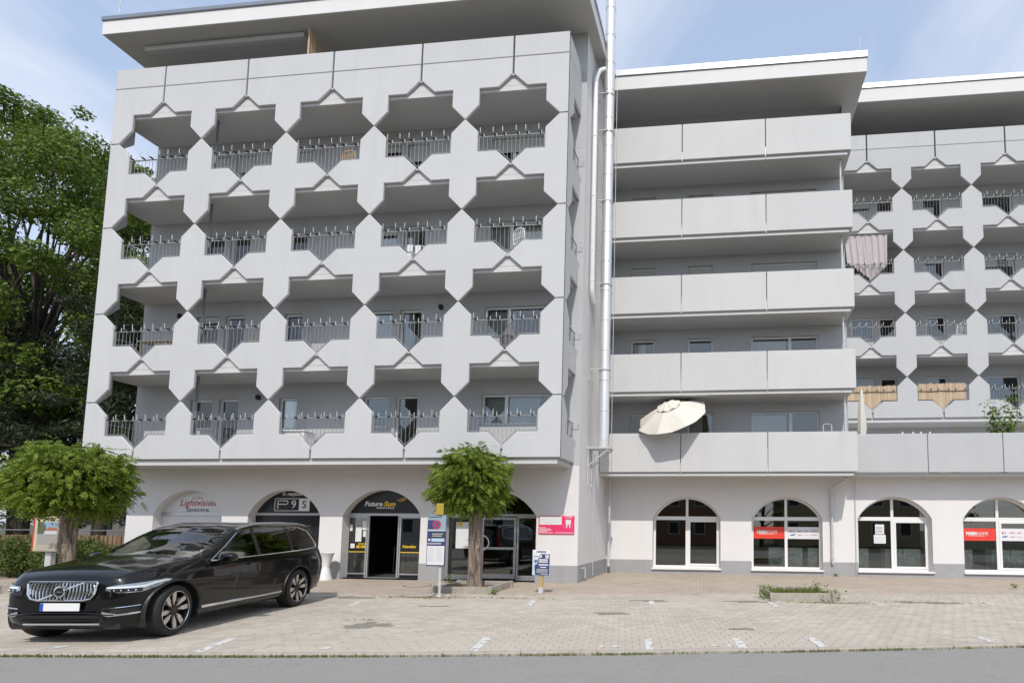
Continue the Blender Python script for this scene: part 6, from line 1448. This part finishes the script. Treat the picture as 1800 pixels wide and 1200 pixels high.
big_tree(-30.5, 21.5, 19.5, 5.2, 'tallest maple tree at the far left with loose sunlit crown', M_LEAF_BIG, 31, 4.5, 720, .17, 56)
big_tree(-24.8, 22.5, 16.6, 4.0, 'leafy maple tree just left of the left block', M_LEAF_BIG, 32, 4.0, 720, .16, 50)
big_tree(-37.5, 25.0, 23.5, 6.2, 'huge broadleaf tree at the left picture edge', M_LEAF_BIG, 33, 6, 560, .19, 56)
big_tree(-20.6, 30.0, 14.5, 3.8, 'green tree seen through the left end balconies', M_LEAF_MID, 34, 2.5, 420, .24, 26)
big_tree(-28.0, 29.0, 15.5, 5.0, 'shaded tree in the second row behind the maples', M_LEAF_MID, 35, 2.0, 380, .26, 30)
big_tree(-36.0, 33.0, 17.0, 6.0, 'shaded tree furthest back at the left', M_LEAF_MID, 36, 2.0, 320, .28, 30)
def dark_conifer(x, y, h, rad, label, seed):
    rs = np.random.default_rng(seed); r_ = random.Random(seed); t = thing('pine_tree', label, 'tree', (x, y, 0), group='dark pines left of the building')
    tr = MB(); limb(tr, (x, y, -.1), (x, y, h * .95), .24, .05, .02, 8, 10); tr.build('trunk', M_BARKDARK, t, smooth=True)
    lumps = []; bm_ = MB()
    for k in range(40):
        f = (k + .5) / 40; z = 1.6 + (h - 1.8) * f; a = k * 2.4; d = rad * (1 - f * .55) * r_.uniform(.35, .95); p = (x + d * math.cos(a), y + d * math.sin(a), z); lumps.append((*p, rad * r_.uniform(.22, .34)))
        limb(bm_, (x, y, z + .2), p, .05, .012, .12, 4, 5)
    bm_.build('branches', M_BARKDARK, t, smooth=True)
    C, Nn = lump_crown(lumps, 620, .2, .4, .42, rs, .25); V, F = leaf_quads(C, Nn, .26, .16, rs); link('crown', np_mesh('crown', V, F), M_NEEDLE, t)
dark_conifer(-23.2, 18.8, 10.5, 2.6, 'dark pine standing nearest the left block', 41)
dark_conifer(-27.5, 19.5, 9.0, 3.2, 'wide dark pine in the middle of the left tree group', 42)
dark_conifer(-31.5, 20.0, 11.0, 3.2, 'dark pine at the left picture edge', 43)

def hedge_bush(x, y, r, h, label, seed, m=M_LEAF_HEDGE):
    rs = np.random.default_rng(seed); r_ = random.Random(seed); t = thing('hedge_bush', label, 'bush', (x, y, 0), group='hedge bushes in front of the fence')
    lumps = [(x + r_.uniform(-.7, .7) * r, y + r_.uniform(-.5, .5) * r, h * r_.uniform(.25, .78), r * r_.uniform(.35, .55)) for _ in range(12)]
    st = MB()
    for k in range(6): limb(st, (x + r_.uniform(-.1, .1), y, 0), (lumps[k][0], lumps[k][1], lumps[k][2]), .02, .006, .1, 4, 5)
    st.build('stems', M_BARKDARK, t)
    C, Nn = lump_crown(lumps, 2400, .07, .6, .9, rs, .2); C[:, 2] = np.maximum(C[:, 2], .02); V, F = leaf_quads(C, Nn, .085, .55, rs); link('foliage', np_mesh('foliage', V, F), m, t)
for k, (x, y, r, h) in enumerate(((-24.6, 15.6, 1.1, 1.25), (-23.0, 15.2, 1.0, 1.2), (-21.4, 15.0, 1.0, 1.25), (-19.9, 14.9, .95, 1.15), (-18.8, 15.3, .8, 1.05), (-20.7, 16.2, .9, 1.2))):
    hedge_bush(x, y, r, h, ('leftmost leafy hedge bush at the picture edge', 'second leafy hedge bush from the left edge', 'third leafy hedge bush left of the info board', 'leafy hedge bush directly behind the info board', 'low leafy bush against the left corner of the building', 'leafy bush close to the wooden fence behind the info board')[k], 60 + k)

# plants on the terrace and balconies
def potted(x, y, z, h, r, label, n, size, seed, name='maple_shrub'):
    rs = np.random.default_rng(seed); r_ = random.Random(seed); t = thing(name, label, 'plant', (x, y, z))
    st = MB(); pts = []
    for k in range(7):
        a = r_.uniform(0, 6.28); q = (x + r * r_.uniform(.2, .8) * math.cos(a), y + r * .5 * math.sin(a), z + h * r_.uniform(.55, 1)); pts += [Vector(p) for p in limb(st, (x, y, z), q, .018, .005, .15, 5, 5)[2:]]
    st.build('stems', M_BARKDARK, t)
    C = np.array([tuple(r_.choice(pts)) for _ in range(n)]) + rs.normal(0, 1, (n, 3)) * np.array([r * .26, r * .26, h * .08]); V, F = leaf_quads(C, np.tile([0, -.3, 1.0], (n, 1)), size, .6, rs); link('leaves', np_mesh('leaves', V, F), M_LEAF_WEED, t)
    MB().lathe([(.14, 0), (.19, .28), (.18, .28)], (x, y, 3.5), 14).build('pot', mat('terracotta', (.35, .14, .08), .8), t) if z > 3.4 and z < 5 else None
potted(9.3, 20.4, 3.75, 2.3, .55, 'bushy green maple shrub rising above the terrace parapet', 1000, .15, 71)
potted(7.72, 20.3, 3.75, 1.25, .28, 'small flowering shrub behind the terrace parapet', 260, .09, 72, 'flower_shrub')
potted(7.02, 20.4, 3.75, 1.25, .14, 'thin twining plant behind the terrace parapet', 60, .08, 73, 'climbing_plant')
potted(-4.0, 19.5, 9.1, 1.2, .25, 'small green plant on the third middle balcony by the flue', 120, .08, 74, 'balcony_plant')
potted(3.7, 19.4, 11.8, 1.35, .15, 'small plant peeping over the second parapet of the middle block', 60, .07, 75, 'balcony_plant')
# weeds in the planters, grass along the kerb and in the joints
def blades(P, h, m, name, parent=None, w=.012, seed=5, lean=.5):
    rs = np.random.default_rng(seed); n = len(P); hh = (h * rs.uniform(.4, 1.2, n))[:, None]; a = rs.uniform(0, 6.28, n); d = np.stack([np.cos(a), np.sin(a), np.zeros(n)], 1); s = np.stack([-np.sin(a), np.cos(a), np.zeros(n)], 1) * w
    ln = d * hh * rs.uniform(.1, lean, n)[:, None]; up = np.array([0, 0, 1])
    V = np.stack([P - s, P + s, P + s * .6 + up * hh * .6 + ln * .5, P + up * hh + ln], 1).reshape(-1, 3)
    o = link(name, np_mesh(name, V, np.arange(n * 4).reshape(-1, 4)), m, parent); tag(o, kind='stuff'); return o
rs = np.random.default_rng(77); P = []
while len(P) < 5200:
    u = rs.uniform(-16, 12); dens = .25 + .75 * (math.sin(u * 1.9) * .5 + math.sin(u * 5.3 + 1) * .5 > .05 if u > -2 else True)
    if rs.random() > dens: continue
    P.append(kw(u, kerb_v(u) - .135 - abs(rs.normal(0, .018)), -.032))
blades(np.array(P), .045, M_GRASS, 'grass_strip', None, .006, 78, .8)
P = np.array([(1.60 + rs.uniform(-.6, .6), 14.05 + rs.uniform(-.62, .62), .06) for _ in range(900)]); blades(P, .16, M_GRASS, 'planter_grass', None, .008, 79)
def weed(x, y, r, h, n, label, seed):
    rs_ = np.random.default_rng(seed); t = thing('weed', label, 'weed', (x, y, 0), group='weeds in the paving'); C = np.stack([x + rs_.normal(0, r * .5, n), y + rs_.normal(0, r * .5, n), .02 + h * rs_.random(n)], 1); V, F = leaf_quads(C, np.tile([0, -.3, .8], (n, 1)), .07, .45, rs_); link('leaves', np_mesh('leaves', V, F), M_LEAF_WEED, t)
for k, (x, y, r, h, n, l) in enumerate(((0.88, 13.6, .22, .30, 160, 'leafy weed at the left corner of the empty planter'), (2.30, 13.55, .28, .22, 180, 'sprawling weed at the right corner of the empty planter'), (2.2, 14.6, .22, .30, 120, 'weed clump at the rear right of the empty planter'), (-6.95, 13.75, .13, .42, 90, 'thin weed beside the middle tree trunk'), (-5.62, 13.35, .12, .08, 50, 'small weed at the right of the occupied planter'), (3.62, 20.1, .08, .08, 40, 'tiny weed at the foot of the grey corner pipe'), (7.9, 17.0, .10, .12, 40, 'lone weed in the footpath at the right'))): weed(x, y, r, h, n, l, 90 + k)
P = []
for (cx_, cy_, n, sx, sy) in ((-6.9, 12.6, 500, .45, .10), (-5.2, 12.75, 260, .7, .06), (2.0, 13.1, 350, .5, .06), (4.6, 13.6, 200, .8, .08), (-7.25, 12.45, 150, .5, .06), (-6.3, 9.45, 60, .2, .04)): P += [(cx_ + rs.normal(0, sx), cy_ + rs.normal(0, sy), 0.0) for _ in range(n)]
blades(np.array(P), .018, leaf_mat('yellow_moss_blade', (.16, .13, .03), (.40, .32, .09)), 'moss_patch', None, .012, 80, 1.4)
# trees across the street, mirrored in the shop windows
for k, (x, y) in enumerate(((-14, -11.5), (3, -12.5), (20, -13))):
    big_tree(x, y, 8.0, 2.6, ('tree across the street mirrored in the car', 'tree across the street mirrored in the middle windows', 'tree across the street mirrored in the right windows')[k], M_LEAF_MID, 110 + k, 2.2, 160, .3, 16, group='trees across the street', trunk=.2)
